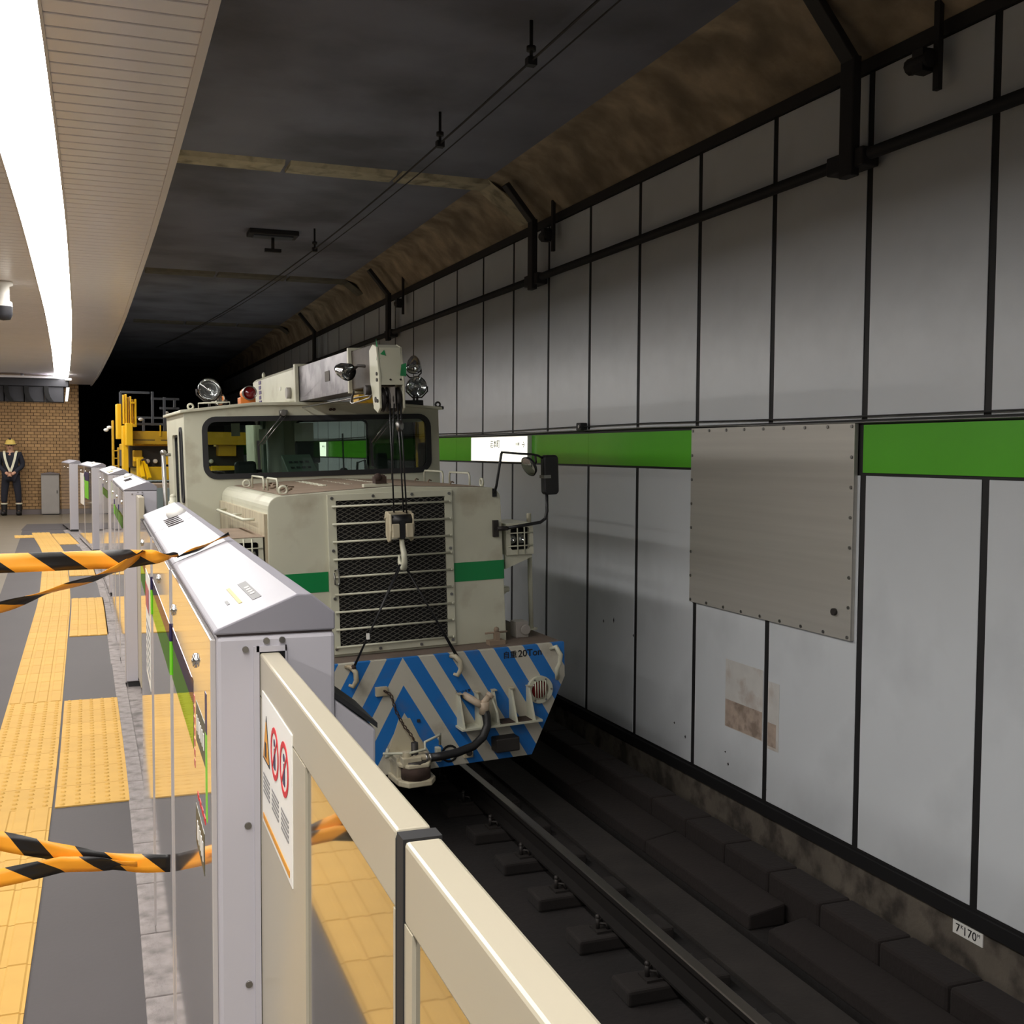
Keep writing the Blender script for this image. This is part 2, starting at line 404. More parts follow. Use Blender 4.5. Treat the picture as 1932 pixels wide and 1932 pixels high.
# platform ceiling: slatted soffit on both sides of the light strip
sf = MB(); ys3 = frange(-9, 28, 1.0)
strip(sf, [(-6.6,3.03),(.36,3.03),(.36,3.35),(.2,3.35),(.2,4.2)], ys3, lambda y: coff(y))
ceil = sf.build('ceiling', 'soffit_back', kind='structure', label='platform ceiling of pale transverse slats')
PITCH_S = .131
def slat_mesh(x0, x1):
    m = MB(); n = 4
    m.box((x0, 0, 3.002), (x1, PITCH_S-.014, 3.02)); return m
pr = pl = None; restm = MB()
y = -.5
while y < 27.6:
    c0 = coff(y)
    if y < 12.5 and y > 2.8:
        if pr is None:
            pr = slat_mesh(-.178, .352).build('slat', 'slat', ceil, (c0, y, 0), bev=.003, seg=1); pl = slat_mesh(-1.7, -.466).build('slat', 'slat', ceil, (c0, y, 0), bev=.003, seg=1)
        else: inst(pr, (c0, y, 0)); inst(pl, (c0, y, 0))
    else:
        restm.box((-.178+c0, y, 3.002), (.352+c0, y+PITCH_S-.014, 3.02)); restm.box((-1.7+c0, y, 3.002), (-.466+c0, y+PITCH_S-.014, 3.02))
    y += PITCH_S
restm.build('slat_rows', 'slat', ceil, kind='stuff')
m = MB(); strip(m, [(-6.6,3.005),(-1.7,3.005)], ys3, coff); m.build('plain_soffit', 'slat', ceil)
t = MB(); strip(t, [(.352,3.03),(.352,2.992),(.387,2.992),(.387,3.14),(.36,3.14)], ys3, coff)
t.build('trim_1', 'soffit_trim', kind='structure', label='pale metal edge along the platform ceiling')
# light strip
def light_strip(x0, x1, ya, yb, label):
    r = empty('ceiling_light', (0,ya,2.99), 0, label, 'light'); m = MB()
    ys_ = frange(ya, yb, .7)
    strip(m, [(x0,.012),(x0+.01,.004),(x1-.01,.004),(x1,.012)], [v-ya for v in ys_], lambda v: coff(v+ya))
    m.build('diffuser', 'tube_light', r)
    m = MB()
    for x in (x0-.012, x1): strip(m, [(x,.04),(x,.004),(x+.012,.004),(x+.012,.04)], [v-ya for v in ys_], lambda v: coff(v+ya))
    m.build('housing', 'soffit_trim', r)
    return r
light_strip(-.457, -.188, -8, 26.6, 'long curved white light strip in the slatted platform ceiling')
light_strip(-3.4, -3.1, -8, 26.6, 'unseen white light strip added deeper over the platform')  # second strip, out of view, added for more light
# walls round the platform
MB().box((-7.1,-9.1,0), (-7,27.6,3.1)).build('wall_left', 'back_wall_grey', kind='structure', label='pale wall on the far side of the platform')
MB().box((-7.1,-9.2,-1.3), (4.6,-9.1,4.3)).build('wall_front', 'back_wall_grey', kind='structure', label='pale wall behind the viewpoint')
wb = MB().box((-7,27.62,0), (-.52,27.9,3.05)).build('wall_back', 'mortar', kind='structure', label='tan brick wall closing the platform end')
BW, BH = .135, .0715
bk = MB().box((0,-.012,0), (BW-.012,.0,BH-.011)); pb = None; cnt = 0; rest = MB()
for r in range(41):
    z = .12+r*BH; off = (BW/2 if r % 2 else 0)
    for i in range(48):
        x = -.535-BW*(i+1)+off
        x1 = min(x+BW-.012, -.522)
        if x1-x < .02: continue
        vis = x > -1.78 and z < 2.55 and x1-x > BW-.013 and cnt < 300
        if vis:
            cnt += 1
            if pb is None: pb = bk.build('brick', 'brick', wb, (x,27.62,z))
            else: inst(pb, (x,27.62,z))
        else: rest.box((x,27.608,z), (x1,27.62,z+BH-.011))
rest.build('brickwork', 'brick', wb, kind='stuff')
MB().box((-6.9,27.6,0), (-.53,27.619,.112)).build('baseboard_back', 'skirting', kind='structure', label='grey skirting under the brick wall')

# right-hand tunnel wall, frame along the wall: local y runs with it, local x=0 is the panel face
WA = .0175
wr = MB().box((.006,-9,-1.3), (.3,46,3.82)).build('wall_right', 'joint_black', loc=(4.32,0,0), rot=(0,0,WA), kind='structure', label='white panelled tunnel wall with black joints')
PW = .9535; J0 = 4.474
up = MB().box((0,.026,1.705), (.006,PW-.026,3.715)); lo = MB().box((0,.026,-.868), (.006,PW-.026,1.372))
u0 = l0 = None
for n in range(-6, 34):
    y = J0+n*PW
    if u0 is None:
        u0 = up.build('wall_panel', 'wall_panel', wr, (0,y,0), bev=.002, seg=1); l0 = lo.build('wall_panel', 'wall_panel', wr, (0,y,0), bev=.002, seg=1)
    else: inst(u0, (0,y,0)); inst(l0, (0,y,0))
gp = None
for n in range(-6, 34, 2):
    y = J0+PW+n*PW+ (0)
    if abs(y-(J0+PW)) < .1: continue
    m = MB().box((-.004,.002,1.39), (.006,2*PW-.002,1.672))
    if gp is None: gp = m.build('green_panel', 'green_panel', wr, (0,y,0))
    else: inst(gp, (0,y,0))
m = MB().box((-.02,-9,3.722), (.006,46,3.8)); m.build('trim_2', 'pipe_black', loc=(4.32,0,0), rot=(0,0,WA), kind='structure', label='black rail capping the wall panels')
m = MB().box((-.025,-9,-.962), (.006,46,-.885)); m.build('trim_3', 'joint_black', loc=(4.32,0,0), rot=(0,0,WA), kind='structure', label='black strip under the wall panels')
m = MB().box((.0,-9,-1.3), (.006,46,-.962)); m.build('wall_plinth', 'conc_dirty', loc=(4.32,0,0), rot=(0,0,WA), kind='structure', label='stained concrete plinth below the wall panels')
# tunnel ceiling, haunch, end
m = MB(); yy = frange(-9, 46, 1.0); vs = []
for y in yy: vs += [(4.34-.0175*y, y, 3.79), (3.78, y, 4.15), (3.6, y, 4.2)]
m.add(vs, [(k*3+i,k*3+i+1,k*3+4+i,k*3+3+i) for k in range(len(yy)-1) for i in range(2)], True)
m.build('wall_haunch', 'conc_brown', kind='structure', label='brown stained concrete haunch above the wall panels')
m = MB().box((-1.5,-9,4.2), (4.6,46,4.4)); m.build('ceiling_tunnel', 'tunnel_ceiling', kind='structure', label='dark concrete tunnel ceiling over the track')
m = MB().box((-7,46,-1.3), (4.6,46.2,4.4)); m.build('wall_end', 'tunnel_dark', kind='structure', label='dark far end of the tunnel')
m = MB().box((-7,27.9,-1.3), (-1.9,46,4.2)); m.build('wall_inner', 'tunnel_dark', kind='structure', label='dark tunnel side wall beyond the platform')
# pale joint fillets across the tunnel ceiling
for yb, pm, lab in ((10.72,'plaster_pale','pale plaster joint across the tunnel ceiling before the crane'),(17.6,'plaster_dull','fainter plaster joint across the ceiling deeper in the tunnel'),(24.5,'plaster_dull','plaster joint across the ceiling far down the tunnel')):
    r = empty('ceiling_joint', (2.1,yb,4.2), 0, lab, 'joint')
    xs = [-1.5,-.45,.62,1.6]
    for a, b in zip(xs, xs[1:]):
        MB().prism([(-.2,.0),(-.15,-.035),(.15,-.035),(.2,0)], 'x', a+.025, b-.025).build('fillet', pm, r)
    MB().prism([(3.62-2.1,-.005),(3.66-2.1,-.035),(4.12-2.1,-.32),(4.1-2.1,-.36)], 'y', -.2, .2).build('haunch_patch', pm, r)
# track bed
tb = MB(); prof = [(.28,-1.18),(3.28,-1.18),(3.28,-1.34),(3.41,-1.34),(3.41,-1.22),(4.5,-1.22)]
strip(tb, prof, frange(-9,46,1.), lambda y: 0); tb.build('track_bed', 'track_bed', kind='structure', label='sooty concrete track bed')
tb = MB().box((-7,22,-1.25), (.3,46,-1.18)); tb.build('track_bed.001', 'track_bed', kind='structure', label='dark track bed beyond the platform')
MB().box((3.0,-4,-1.18), (3.275,14,-1.155)).build('gutter_kerb', 'track_strip', kind='structure', label='paler concrete strip beside the track gutter')
# apron slabs and cable trough blocks
y = -2.9; first = None
spans = [(2.0,5.12),(5.3,6.6),(6.6,7.9),(7.9,9.2),(9.2,10.5)]
for a, b in spans:
    m = MB(); m.prism([(3.415,-1.22),(3.66,-1.22),(3.66,-1.09),(3.42,-1.13)], 'y', a+.004, b-.004)
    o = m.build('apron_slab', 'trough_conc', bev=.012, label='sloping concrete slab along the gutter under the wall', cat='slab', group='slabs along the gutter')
blk = None
for i in range(22):
    y = 1.02+.5*i; loc = (3.79,y+.25,-1.22)
    if blk is None:
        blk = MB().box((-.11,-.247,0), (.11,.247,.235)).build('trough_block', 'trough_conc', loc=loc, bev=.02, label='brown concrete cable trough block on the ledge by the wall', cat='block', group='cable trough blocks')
    else:
        c = inst(blk, loc)
        if abs(y+.25-4.6) < .26: c['label'] = 'brown cable trough block below the white distance plate'
        elif abs(y+.25-5.3) < .25: c['label'] = 'brown cable trough block behind the gap between the gutter slabs'
        elif y > 7.2: c['label'] = 'brown cable trough block in the dark beside the crane vehicle'
MB().box((3.905,-9,-1.22), (4.27,0,-1.215)).build('ledge_floor', 'track_bed', kind='structure', label='dirty ledge between trough blocks and wall')
# rails, sleeper blocks with clips
def rail(x, zt, label):
    m = MB(); ys_ = frange(-4, 34, 1.)
    P1 = [(-.0625,-.153),(-.0625,-.14),(-.012,-.128),(-.009,-.04),(-.033,-.03),(-.033,-.004),(-.026,0)]
    P = P1+[(-a,b) for a, b in reversed(P1)]+[P1[0]]
    n = len(P); vs = [(px+x+trk(y)-1.92, y, pz+zt) for y in ys_ for px, pz in P]
    for k in range(len(ys_)-1):
        for i in range(n-1):
            m.add([], []); m.f.append((k*n+i,k*n+i+1,(k+1)*n+i+1,(k+1)*n+i)); m.sm.append(False); m.mi.append(1 if i in (5,6,7) else 0)
    m.v = vs
    o = m.build('rail', ['rail_steel','rail_top'], label=label, cat='rail'); return o
rail(2.612, -.928, 'running rail with polished head on the side of the panelled wall')
rail(1.205, -.975, 'running rail on the platform side under the crane vehicle')
s0 = None
for i in range(12):
    y = 3.6+.585*i; x = 2.612+trk(y)-1.92
    if s0 is None:
        s0 = empty('sleeper_block', (x,y,-1.18), 0, 'short concrete sleeper block under the rail by the wall', 'sleeper', 'sleeper blocks'); 
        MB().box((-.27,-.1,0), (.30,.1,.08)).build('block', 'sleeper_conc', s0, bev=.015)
        for sgn in (-1, 1):
            m = MB().box((sgn*.1-.045,-.05,.075), (sgn*.1+.045,.05,.092)); m.tube([(sgn*.07,-.03,.092),(sgn*.085,-.03,.125),(sgn*.12,0,.12),(sgn*.085,.03,.125),(sgn*.07,.03,.092)], .008, 6)
            m.build('rail_clip', 'dark_steel', s0)
            MB().cyl((sgn*.12,0,.09), (sgn*.12,0,.155), .013, 8).ball((sgn*.12,0,.155), .016, 8).build('bolt', 'dark_steel', s0)
    else:
        c = copy_tree(s0); c.location = (x,y,-1.18)
        if y > 7.3: c['label'] = 'short concrete sleeper block in the dark under the crane vehicle'

# ------------------------------------------------------------------ fittings on the tunnel wall
def onwall(x, y, z): return Matrix.Rotation(WA, 4, 'Z') @ Vector((x, y, z)) + Vector((4.32,0,0))
def wall_thing(name, y, z, label, cat, group=None, x=0.):
    return empty(name, onwall(x,y,z), WA, label, cat, group)
# steel cover plate
r = wall_thing('cover_plate', 6.42, .375, 'large brushed steel cover plate bolted over the wall panels', 'plate')
MB().box((-.03,-.945,0), (.0,.945,1.31)).build('plate_sheet', 'steel_sheet', r, bev=.003)
bp = []
for i in range(9): bp += [(-.92+.23*i, .02), (-.92+.23*i, 1.29)]
for i in range(1,7): bp += [(-.925, .02+.181*i), (.925, .02+.181*i)]
b0 = MB().cyl((-.036,0,0), (-.03,0,0), .011, 8)
bo = None
for yy_, zz in bp:
    if bo is None: bo = b0.build('bolt', 'bolt_steel', r, (0,yy_,zz))
    else: inst(bo, (0,yy_,zz))
MB().cyl((-.05,-.80,.16), (-.03,-.80,.16), .022, 12).build('keyhole', 'dark_steel', r)
# torn notice remains across a joint
m = MB().box((-.002,-.47,0), (.0,0,.49)); mm = m.build('notice_remnant', 'print_worn', loc=onwall(-.0005,6.88,-.47), rot=(0,0,WA), label='torn remains of a paper notice on the lower wall panel beside the joint', cat='notice')
MB().box((-.003,-.465,.005), (-.002,-.005,.20)).build('glue_stain', 'glue', mm)
m = MB().box((-.002,-.13,0), (.0,0,.46)); mm = m.build('notice_remnant', 'print_worn', loc=onwall(-.0005,6.35,-.5), rot=(0,0,WA), label='narrow torn strip of paper notice on the panel past the joint', cat='notice')
MB().box((-.003,-.10,.02), (-.002,-.005,.18)).build('glue_stain', 'glue', mm)
# chips in the panel enamel
for cy, cz, ch in ((8.69,.036,.05),(8.89,-.0,.035),(8.32,-.04,.03),(7.61,-.62,.02),(7.44,-.69,.03),(6.87,-.66,.015),(6.83,-.74,.025),(6.36,-.79,.03)):
    MB().prism([(cy,cz-ch/2),(cy+.012,cz),(cy,cz+ch/2),(cy-.01,cz)], 'x', -.001, 0).build('enamel_chip', 'print_black', wr)
# lit station signs
def lit_sign(y, label, txt=True):
    r = wall_thing('station_sign', y, 1.53, label, 'sign')
    MB().box((-.05,-.88,-.14), (.0,.88,.14)).build('case', 'soffit_trim', r, bev=.006)
    MB().box((-.053,-.872,-.132), (-.0505,.872,.132)).build('lit_face', 'sign_lit', r)
    if txt:
        text('station_name', '岩本町', .10, 'print_black', r, (-.0545,.22,.05), SIDE)
        text('arrow', '→', .10, 'print_black', r, (-.0545,-.72,.045), SIDE)
        text('next_station', '小川町', .04, 'print_black', r, (-.0545,-.55,.05), SIDE)
    return r
lit_sign(11.48, 'lit white station name sign on the green band behind the wing mirror')
lit_sign(21.5, 'lit white station sign on the green band seen through the cab window')
# kilometre plate
r = wall_thing('distance_plate', 4.50, -1.015, 'small white distance plate reading 7k170m on the concrete plinth', 'plate')
MB().box((-.006,-.105,-.036), (0,.105,.036)).build('plate', 'print_white', r)
text('digits', '7 170', .066, 'print_black', r, (-.0075,.085,-.002), SIDE, ext=.0005)
text('unit', 'K', .03, 'print_black', r, (-.0075,.048,.014), SIDE, ext=.0005); text('unit', 'M', .026, 'print_black', r, (-.0075,-.068,.014), SIDE, ext=.0005)
# pipe and its brackets
m = MB(); m.cyl((0,-9,0), (0,44,0), .036, 12)
m.build('wall_pipe', 'pipe_black', loc=onwall(-.10,0,3.215), rot=(0,0,WA), label='long black pipe running along the upper wall panels', cat='pipe')
for i, (y, lab) in enumerate(((5.43,'black pipe hanger on the upper wall by the thick joint, above the steel plate'),(10.26,'black pipe hanger beside the pale ceiling joint'),(15.75,'black pipe hanger above the boom tip'),(21.2,'black pipe hanger over the roof spotlights'))):
    r = wall_thing('pipe_bracket', y, 3.1, lab, 'bracket')
    MB().bar((-.15,0,.0), (-.15,0,.68), .12, .06, (1,0,0)).bar((-.15,0,.66), (-.44,.0,1.0), .11, .05, (1,0,1)).build('arm', 'pipe_black', r, bev=.008)
    MB().box((-.16,-.13,.045), (-.04,.20,.155)).build('clamp', 'pipe_black', r, bev=.01)
for y, lab in ((4.80,'small black cable clamp hanging below the top rail near the thick joint'),(9.9,'small black cable clamp below the top rail by the second hanger'),(15.2,'small black cable clamp below the top rail above the boom')):
    r = wall_thing('cable_clamp', y, 3.42, lab, 'clamp')
    MB().box((-.10,-.02,0), (-.07,.02,.55)).build('rod', 'pipe_black', r)
    MB().cyl((-.13,.0,.16), (-.13,.16,.16), .045, 10).box((-.17,.02,.1), (-.09,.1,.22)).build('clip', 'pipe_black', r)
# two thin cables above the green band with a junction clip
for dz, lab in ((.0,'upper thin black cable along the wall over the green band'),(-.035,'lower thin grey cable along the wall over the green band')):
    m = MB(); m.tube([(-.03,y*2.-8,dz+.012*math.sin(y*1.7)) for y in range(0,26)], .005, 6)
    m.build('wall_cable', 'pipe_black' if dz == 0 else 'bolt_steel', loc=onwall(0,0,1.73), rot=(0,0,WA), label=lab, cat='cable')
r = wall_thing('cable_junction', 9.32, 1.70, 'small black cable junction clip above the green band', 'clip')
MB().box((-.07,-.05,0), (0,.05,.07)).build('box', 'pipe_black', r, bev=.008); MB().cyl((-.08,-.03,.035), (-.07,-.03,.035), .015, 8).build('screw', 'bolt_steel', r)
# overhead conductor bar with insulators
r = empty('conductor_bar', (2.55,0,3.95), 0, 'dark overhead conductor bar hung from the tunnel ceiling', 'conductor')
m = MB(); m.tube([(0-max(0,y-8)**2/300,y,0) for y in range(-6,30,2)], .009, 6); m.build('bar', 'pipe_black', r)
m = MB(); m.tube([(.22-max(0,y-8)**2/300,y,.1) for y in range(-6,30,2)], .006, 6); m.build('feeder_wire', 'pipe_black', r)
ins = None
for y in (6.6,8.6,13.6):
    x = -max(0,y-8)**2/300
    m = MB().cyl((0,0,0), (0,0,.248), .012, 8).cyl((0,0,.06), (0,0,.09), .03, 10).box((-.03,-.03,-.03), (.03,.03,.02))
    if ins is None: ins = m.build('insulator', 'pipe_black', r, (x,y,0))
    else: inst(ins, (x,y,0))
r = empty('tunnel_lamp', (2.0,14.0,4.2), 0, 'unlit grey lamp plate on the dark tunnel ceiling', 'lamp')
MB().box((-.3,-.16,-.06), (.3,.16,0)).build('tray', 'pipe_black', r, bev=.01); MB().box((-.24,-.1,-.075), (.24,.1,-.06)).build('lens', 'frame_grey', r)
MB().cyl((0,0,-.06), (0,0,-.22), .02, 8).box((-.1,-.03,-.25), (.1,.03,-.21)).build('drop_bracket', 'pipe_black', r)

# ------------------------------------------------------------------ platform gates
CAP = [(0,1.243),(0,1.248),(.006,1.252),(.115,1.297),(.135,1.297),(.17,1.268),(.17,1.243)]
def gate(loc, yaw, length, w, label, caps, leaf_len, near):
    r = empty('platform_gate', (loc[0],loc[1],0), yaw, label, 'gate', 'platform gate cabinets'); s = w/.17
    MB().box((.004,.0,.035), (w,length,1.240)).build('body', 'gate_paint', r, bev=.006)
    MB().box((.015,.012,0), (w-.015,length-.012,.035)).build('plinth', 'rubber', r)
    MB().box((.005,.004,1.240), (w-.004,length-.004,1.243)).build('cap_seam', 'seam_dark', r)
    ys_ = [length*k/caps for k in range(caps+1)]
    for a, b in zip(ys_, ys_[1:]):
        MB().prism([(x*s,z) for x, z in CAP], 'y', a+(0.003 if a else 0), b-(.007 if b < length-.01 else 0)).build('cap', 'gate_cap', r, bev=.006)
    # mirror-polished front panels on the platform side, stepping out slightly
    for k, (a, b) in enumerate(zip(ys_, ys_[1:])):
        MB().box((-.0035*k-.004,a+.008,.03), (.004,b-.004,1.236)).build('front_panel', 'gate_face', r, bev=.0015)
        if k:
            MB().box((-.0035*k-.0045,a+.0075,1.0), (.0,a+.0082,1.075)).build('edge_sticker', 'print_lime', r); MB().box((-.0035*k-.0045,a+.0075,1.075), (.0,a+.0082,1.115)).build('edge_sticker', 'print_navy', r)
    y = .27
    while y < length-.1:
        m = MB(); xk = -.004-.0035*int(y/(length/caps)); m.lathe([(.0,-.005),(.010,-.005),(.012,-.002),(.012,0)], (xk,y,1.16), (1,0,0), 12); m.lathe([(0,-.0065),(.004,-.0065),(.004,-.004)], (xk,y,1.16), (1,0,0), 8)
        m.build('lock', 'chrome', r); y += .6 if near else .9
    # end panel with slot for the leaf
    if leaf_len or near:
     fr = MB(); fr.box((.058*s-.004,-.004,.04), (.062*s,.004,1.225)); fr.box((.098*s,-.004,.04), (.1*s,.004,1.225)); fr.box((.058*s,-.004,1.217), (.1*s,.004,1.225))
     fr.build('slot_frame', 'gate_paint', r); MB().box((.062*s,-.0015,.04), (.098*s,.0,1.217)).build('slot', 'black_void', r)
    for sx, sz in ((.043,1.2155),(.072,1.2265),(.094,1.2265)):
        MB().cyl((sx*s,-.004,sz+.006), (sx*s,0,sz+.006), .0045, 10).build('screw', 'bolt_steel', r)
    if near:
        for sz in (.97,.74,.5): MB().cyl((.045,-.003,sz), (.045,0,sz), .005, 10).build('screw', 'bolt_steel', r)
    if leaf_len:
        q = MB().box((.063*s,-leaf_len,.06), (.09*s,.0,1.215)).build('door_leaf', 'leaf_beige', r, bev=.003)
    return r
GA = gate((.14,1.57), 0, 2.9, .17, 'nearest grey platform gate cabinet with black and yellow tape tied round it', 3, 0, True)
GB = gate((.115,7.32), .018, 2.7, .2, 'grey platform gate cabinet with a vented cap just past the taped cabinet', 3, .35, False)
GC = gate((.042,11.97), .035, 2.7, .2, 'grey platform gate cabinet with a yellow tag on its cap', 2, .3, False)
GD = gate((-.165,17.2), .084, 2.8, .2, 'grey platform gate cabinet with a green banded notice on its front', 2, 0, False)
GE = gate((-.585,21.64), .10, 2.0, .2, 'last grey platform gate cabinet before the brick wall', 1, 0, False)
def cap_z(x): return 1.252+(x-.006)/.109*.045
def on_cap(name, mat, gate_, x0, x1, y0, y1, dz=.0008, **kw):
    return MB().add([(x0,y0,cap_z(x0)+dz),(x1,y0,cap_z(x1)+dz),(x1,y1,cap_z(x1)+dz),(x0,y1,cap_z(x0)+dz),(x0,y0,cap_z(x0)),(x1,y0,cap_z(x1)),(x1,y1,cap_z(x1)),(x0,y1,cap_z(x0))], [(0,1,2,3),(0,4,5,1),(1,5,6,2),(2,6,7,3),(3,7,4,0)]).build(name, mat, gate_, **kw)
# stickers and lamp on the near cabinet's caps
st = on_cap('cap_label', 'label_grey', GA, .066, .079, .10, .30)
for k in range(4): on_cap('label_mark', 'print_grey', st, .069, .076, .15+.024*k, .168+.024*k, .0014)
on_cap('cap_label', 'label_yellow', GA, .048, .053, .12, .30); on_cap('cap_label', 'label_grey', GA, .034, .038, .15, .19)
for g, sc, yl in ((GA,1,2.25),(GB,1.17,1.9),(GC,1.17,.9),(GD,1.17,.9)):
    MB().ball((.085*sc,yl,1.288), .034, 14, (1,1,.75)).build('dome_lamp', 'camera_white', g)
for k in range(5):
    MB().bar((.04,2.18-.07*k,cap_z(.045)+.001), (.085,2.18-.07*k,cap_z(.085)+.001), .006, .003).build('vent_slit', 'seam_dark', GA)
    MB().bar((.05,1.5-.09*k,cap_z(.055)-.004), (.1,1.5-.09*k,cap_z(.1)-.004), .007, .003).build('vent_slit', 'seam_dark', GB)
on_cap('cap_tag', 'label_yellow', GC, .02, .06, .3, .9, .004)
# prints on the near cabinet's front
def on_face(name, mat, g, y0, y1, z0, z1, k=0, **kw):
    return MB().box((-.0045-.0035*k,y0,z0), (-.004-.0035*k,y1,z1)).build(name, mat, g, **kw)
p = on_face('picture_notice', 'print_photo', GA, .10, .27, 1.03, 1.095, label='dark picture notice')
on_face('notice_edge', 'print_navy', GA, .075, .10, 1.085, 1.145); on_face('notice_edge', 'print_lime', GA, .075, .10, .955, 1.085)
for k in range(6): MB().box((-.0052,.12+.025*k,1.05), (-.0045,.13+.025*k,1.075)).build('picture_mark', 'print_white', p)
p = on_face('picture_notice', 'print_photo', GA, .13, .29, .855, .92, label='second dark picture notice')
for k in range(5): MB().box((-.0052,.15+.025*k,.87), (-.0045,.16+.025*k,.9)).build('picture_mark', 'print_white', p)
for k in range(7): on_face('red_lettering', 'print_salmon', GA, .30, .32, .975+.018*k, .987+.018*k)
for k in range(4): on_face('red_lettering', 'print_red', GA, .11+.04*k, .135+.04*k, .94, .95)
for k, (a, b) in enumerate(((.33,.96),(.98,1.92),(2.4,2.88))):
    on_face('green_band', 'gloss_lime', GA, a, b, 1.0, 1.075, k); on_face('navy_band', 'gloss_navy', GA, a, b, 1.075, 1.115, k)
for g, a, b in ((GB,.1,.88),(GB,1.0,1.7),(GC,.1,1.3)): MB().box((-.009,a,1.0), (-.0005,b,1.075)).build('green_band', 'gloss_lime', g)
n_ = on_face('warning_notice', 'print_white', GA, 2.0, 2.35, .75, 1.1, 2)
for k in range(6): MB().box((-.0128,2.05+.05*k,.98), (-.0122,2.08+.05*k,1.06)).build('red_mark', 'print_red' if k % 2 else 'print_grey', n_)
for k in range(7): MB().box((-.0128,2.03,.78+.025*k), (-.0122,2.3,.79+.025*k)).build('text_line', 'print_grey', n_)
n_ = MB().box((-.009,.5,.75), (-.0075,1.3,1.15)).build('notice', 'print_navy', GD); MB().box((-.0095,.5,.75), (-.009,1.3,1.02)).build('notice_field', 'print_lime', n_)
MB().box((-.0115,1.55,.62), (-.0075,2.2,1.12)).build('paper_notice', 'print_white', GD)
# sensor box on the track side of the near cabinet
r = MB().prism([(.171,.6),(.232,.6),(.232,1.09),(.171,1.14)], 'y', .01, .16).build('sensor_box', 'gate_paint', GA, bev=.004)
MB().add([(.17,.008,1.142),(.234,.008,1.092),(.234,.162,1.092),(.17,.162,1.142),(.17,.008,1.150),(.234,.008,1.10),(.234,.162,1.10),(.17,.162,1.150)], [(0,3,2,1),(4,5,6,7),(0,1,5,4),(1,2,6,5),(2,3,7,6),(3,0,4,7)]).build('sensor_cover', 'rubber', r)
# the door leaf drawn out of the near cabinet
def leaf(parent, x0, x1, y0, y1, glass_y):
    zt = 1.215
    MB().box((x0,y0,zt-.062), (x1,y1,zt)).build('top_rail', 'leaf_beige', parent, bev=.003)
    MB().box((x0,y0,.06), (x1,y1,.14)).build('bottom_rail', 'leaf_beige', parent, bev=.003)
    a, b = glass_y
    if y0 < a: MB().box((x0,y0,.14), (x1,a,zt-.062)).build('stile', 'leaf_beige', parent)
    if b < y1: MB().box((x0,b,.14), (x1,y1,zt-.062)).build('stile', 'leaf_beige', parent)
    MB().box((x0+.003,a,.14), (x0+.006,b,zt-.062)).build('pane', 'leaf_glass', parent)
    return parent
lf = empty('door_leaf', (.203,1.57,0), 0); lf.parent = GA; lf.location = (.063,0,0)
leaf(lf, 0, .028, -.772, .3, (-.765,-.372))
MB().box((-.001,-.779,.06), (.028,-.772,1.213)).build('edge_seal', 'rubber', lf, bev=.004)
s_ = MB().box((-.0012,-.287,.985), (.0,-.03,1.168)).build('safety_notice', 'print_white', lf, label='white safety notice with warning symbols')
def yz(name, poly, mat, par, x): MB().prism(poly, 'x', x-.0006, x).build(name, mat, par)
yz('warning_triangle', [(-.043,1.078),(-.105,1.078),(-.074,1.142)], 'print_black', s_, -.0014); yz('triangle_field', [(-.049,1.082),(-.099,1.082),(-.074,1.134)], 'print_orange', s_, -.0020)
yz('triangle_figure', [(-.082,1.086),(-.066,1.086),(-.068,1.106),(-.080,1.106)], 'print_black', s_, -.0024)
for cy in (-.15,-.23):
    cz = 1.110 if cy > -.2 else 1.112
    m = MB(); m.holes(circ(cy,cz,.034), [circ(cy,cz,.027)], 'x', -.0020, .0006); m.build('prohibition_ring', 'print_red', s_)
    yz('figure', [(cy-.006,cz-.02),(cy+.008,cz-.02),(cy+.004,cz+.006),(cy-.004,cz+.008)], 'print_navy', s_, -.0014); yz('figure_head', circ(cy+.002,cz+.014,.005,10), 'print_navy', s_, -.0014)
    m = MB(); m.bar((-.0018,cy-.02,cz+.02), (-.0018,cy+.02,cz-.02), .004, .0006, (1,0,0)); m.build('slash', 'print_red', s_)
for ci, cy in enumerate((-.045,-.125,-.205)):
    for k in range(5): yz('text_line', [(cy,1.058-.006*k),(cy-.058,1.058-.006*k),(cy-.058,1.0552-.006*k),(cy,1.0552-.006*k)], 'print_grey', s_, -.0014)
yz('orange_bar', [(-.04,.992),(-.27,.992),(-.27,1.0),(-.04,1.0)], 'print_orange', s_, -.0014)
l2 = empty('gate_door', (.203,.79,0), 0, 'beige sliding gate door with glass pane meeting the black seal', 'door')
leaf(l2, 0, .028, -1.6, -.018, (-1.5,-.04))
MB().box((-.001,-.018,.06), (.029,.0,1.216)).build('edge_seal', 'rubber', l2)
MB().box((.0,-1.6,0), (.028,-.0,.06)).build('floor_guide', 'rubber', l2)

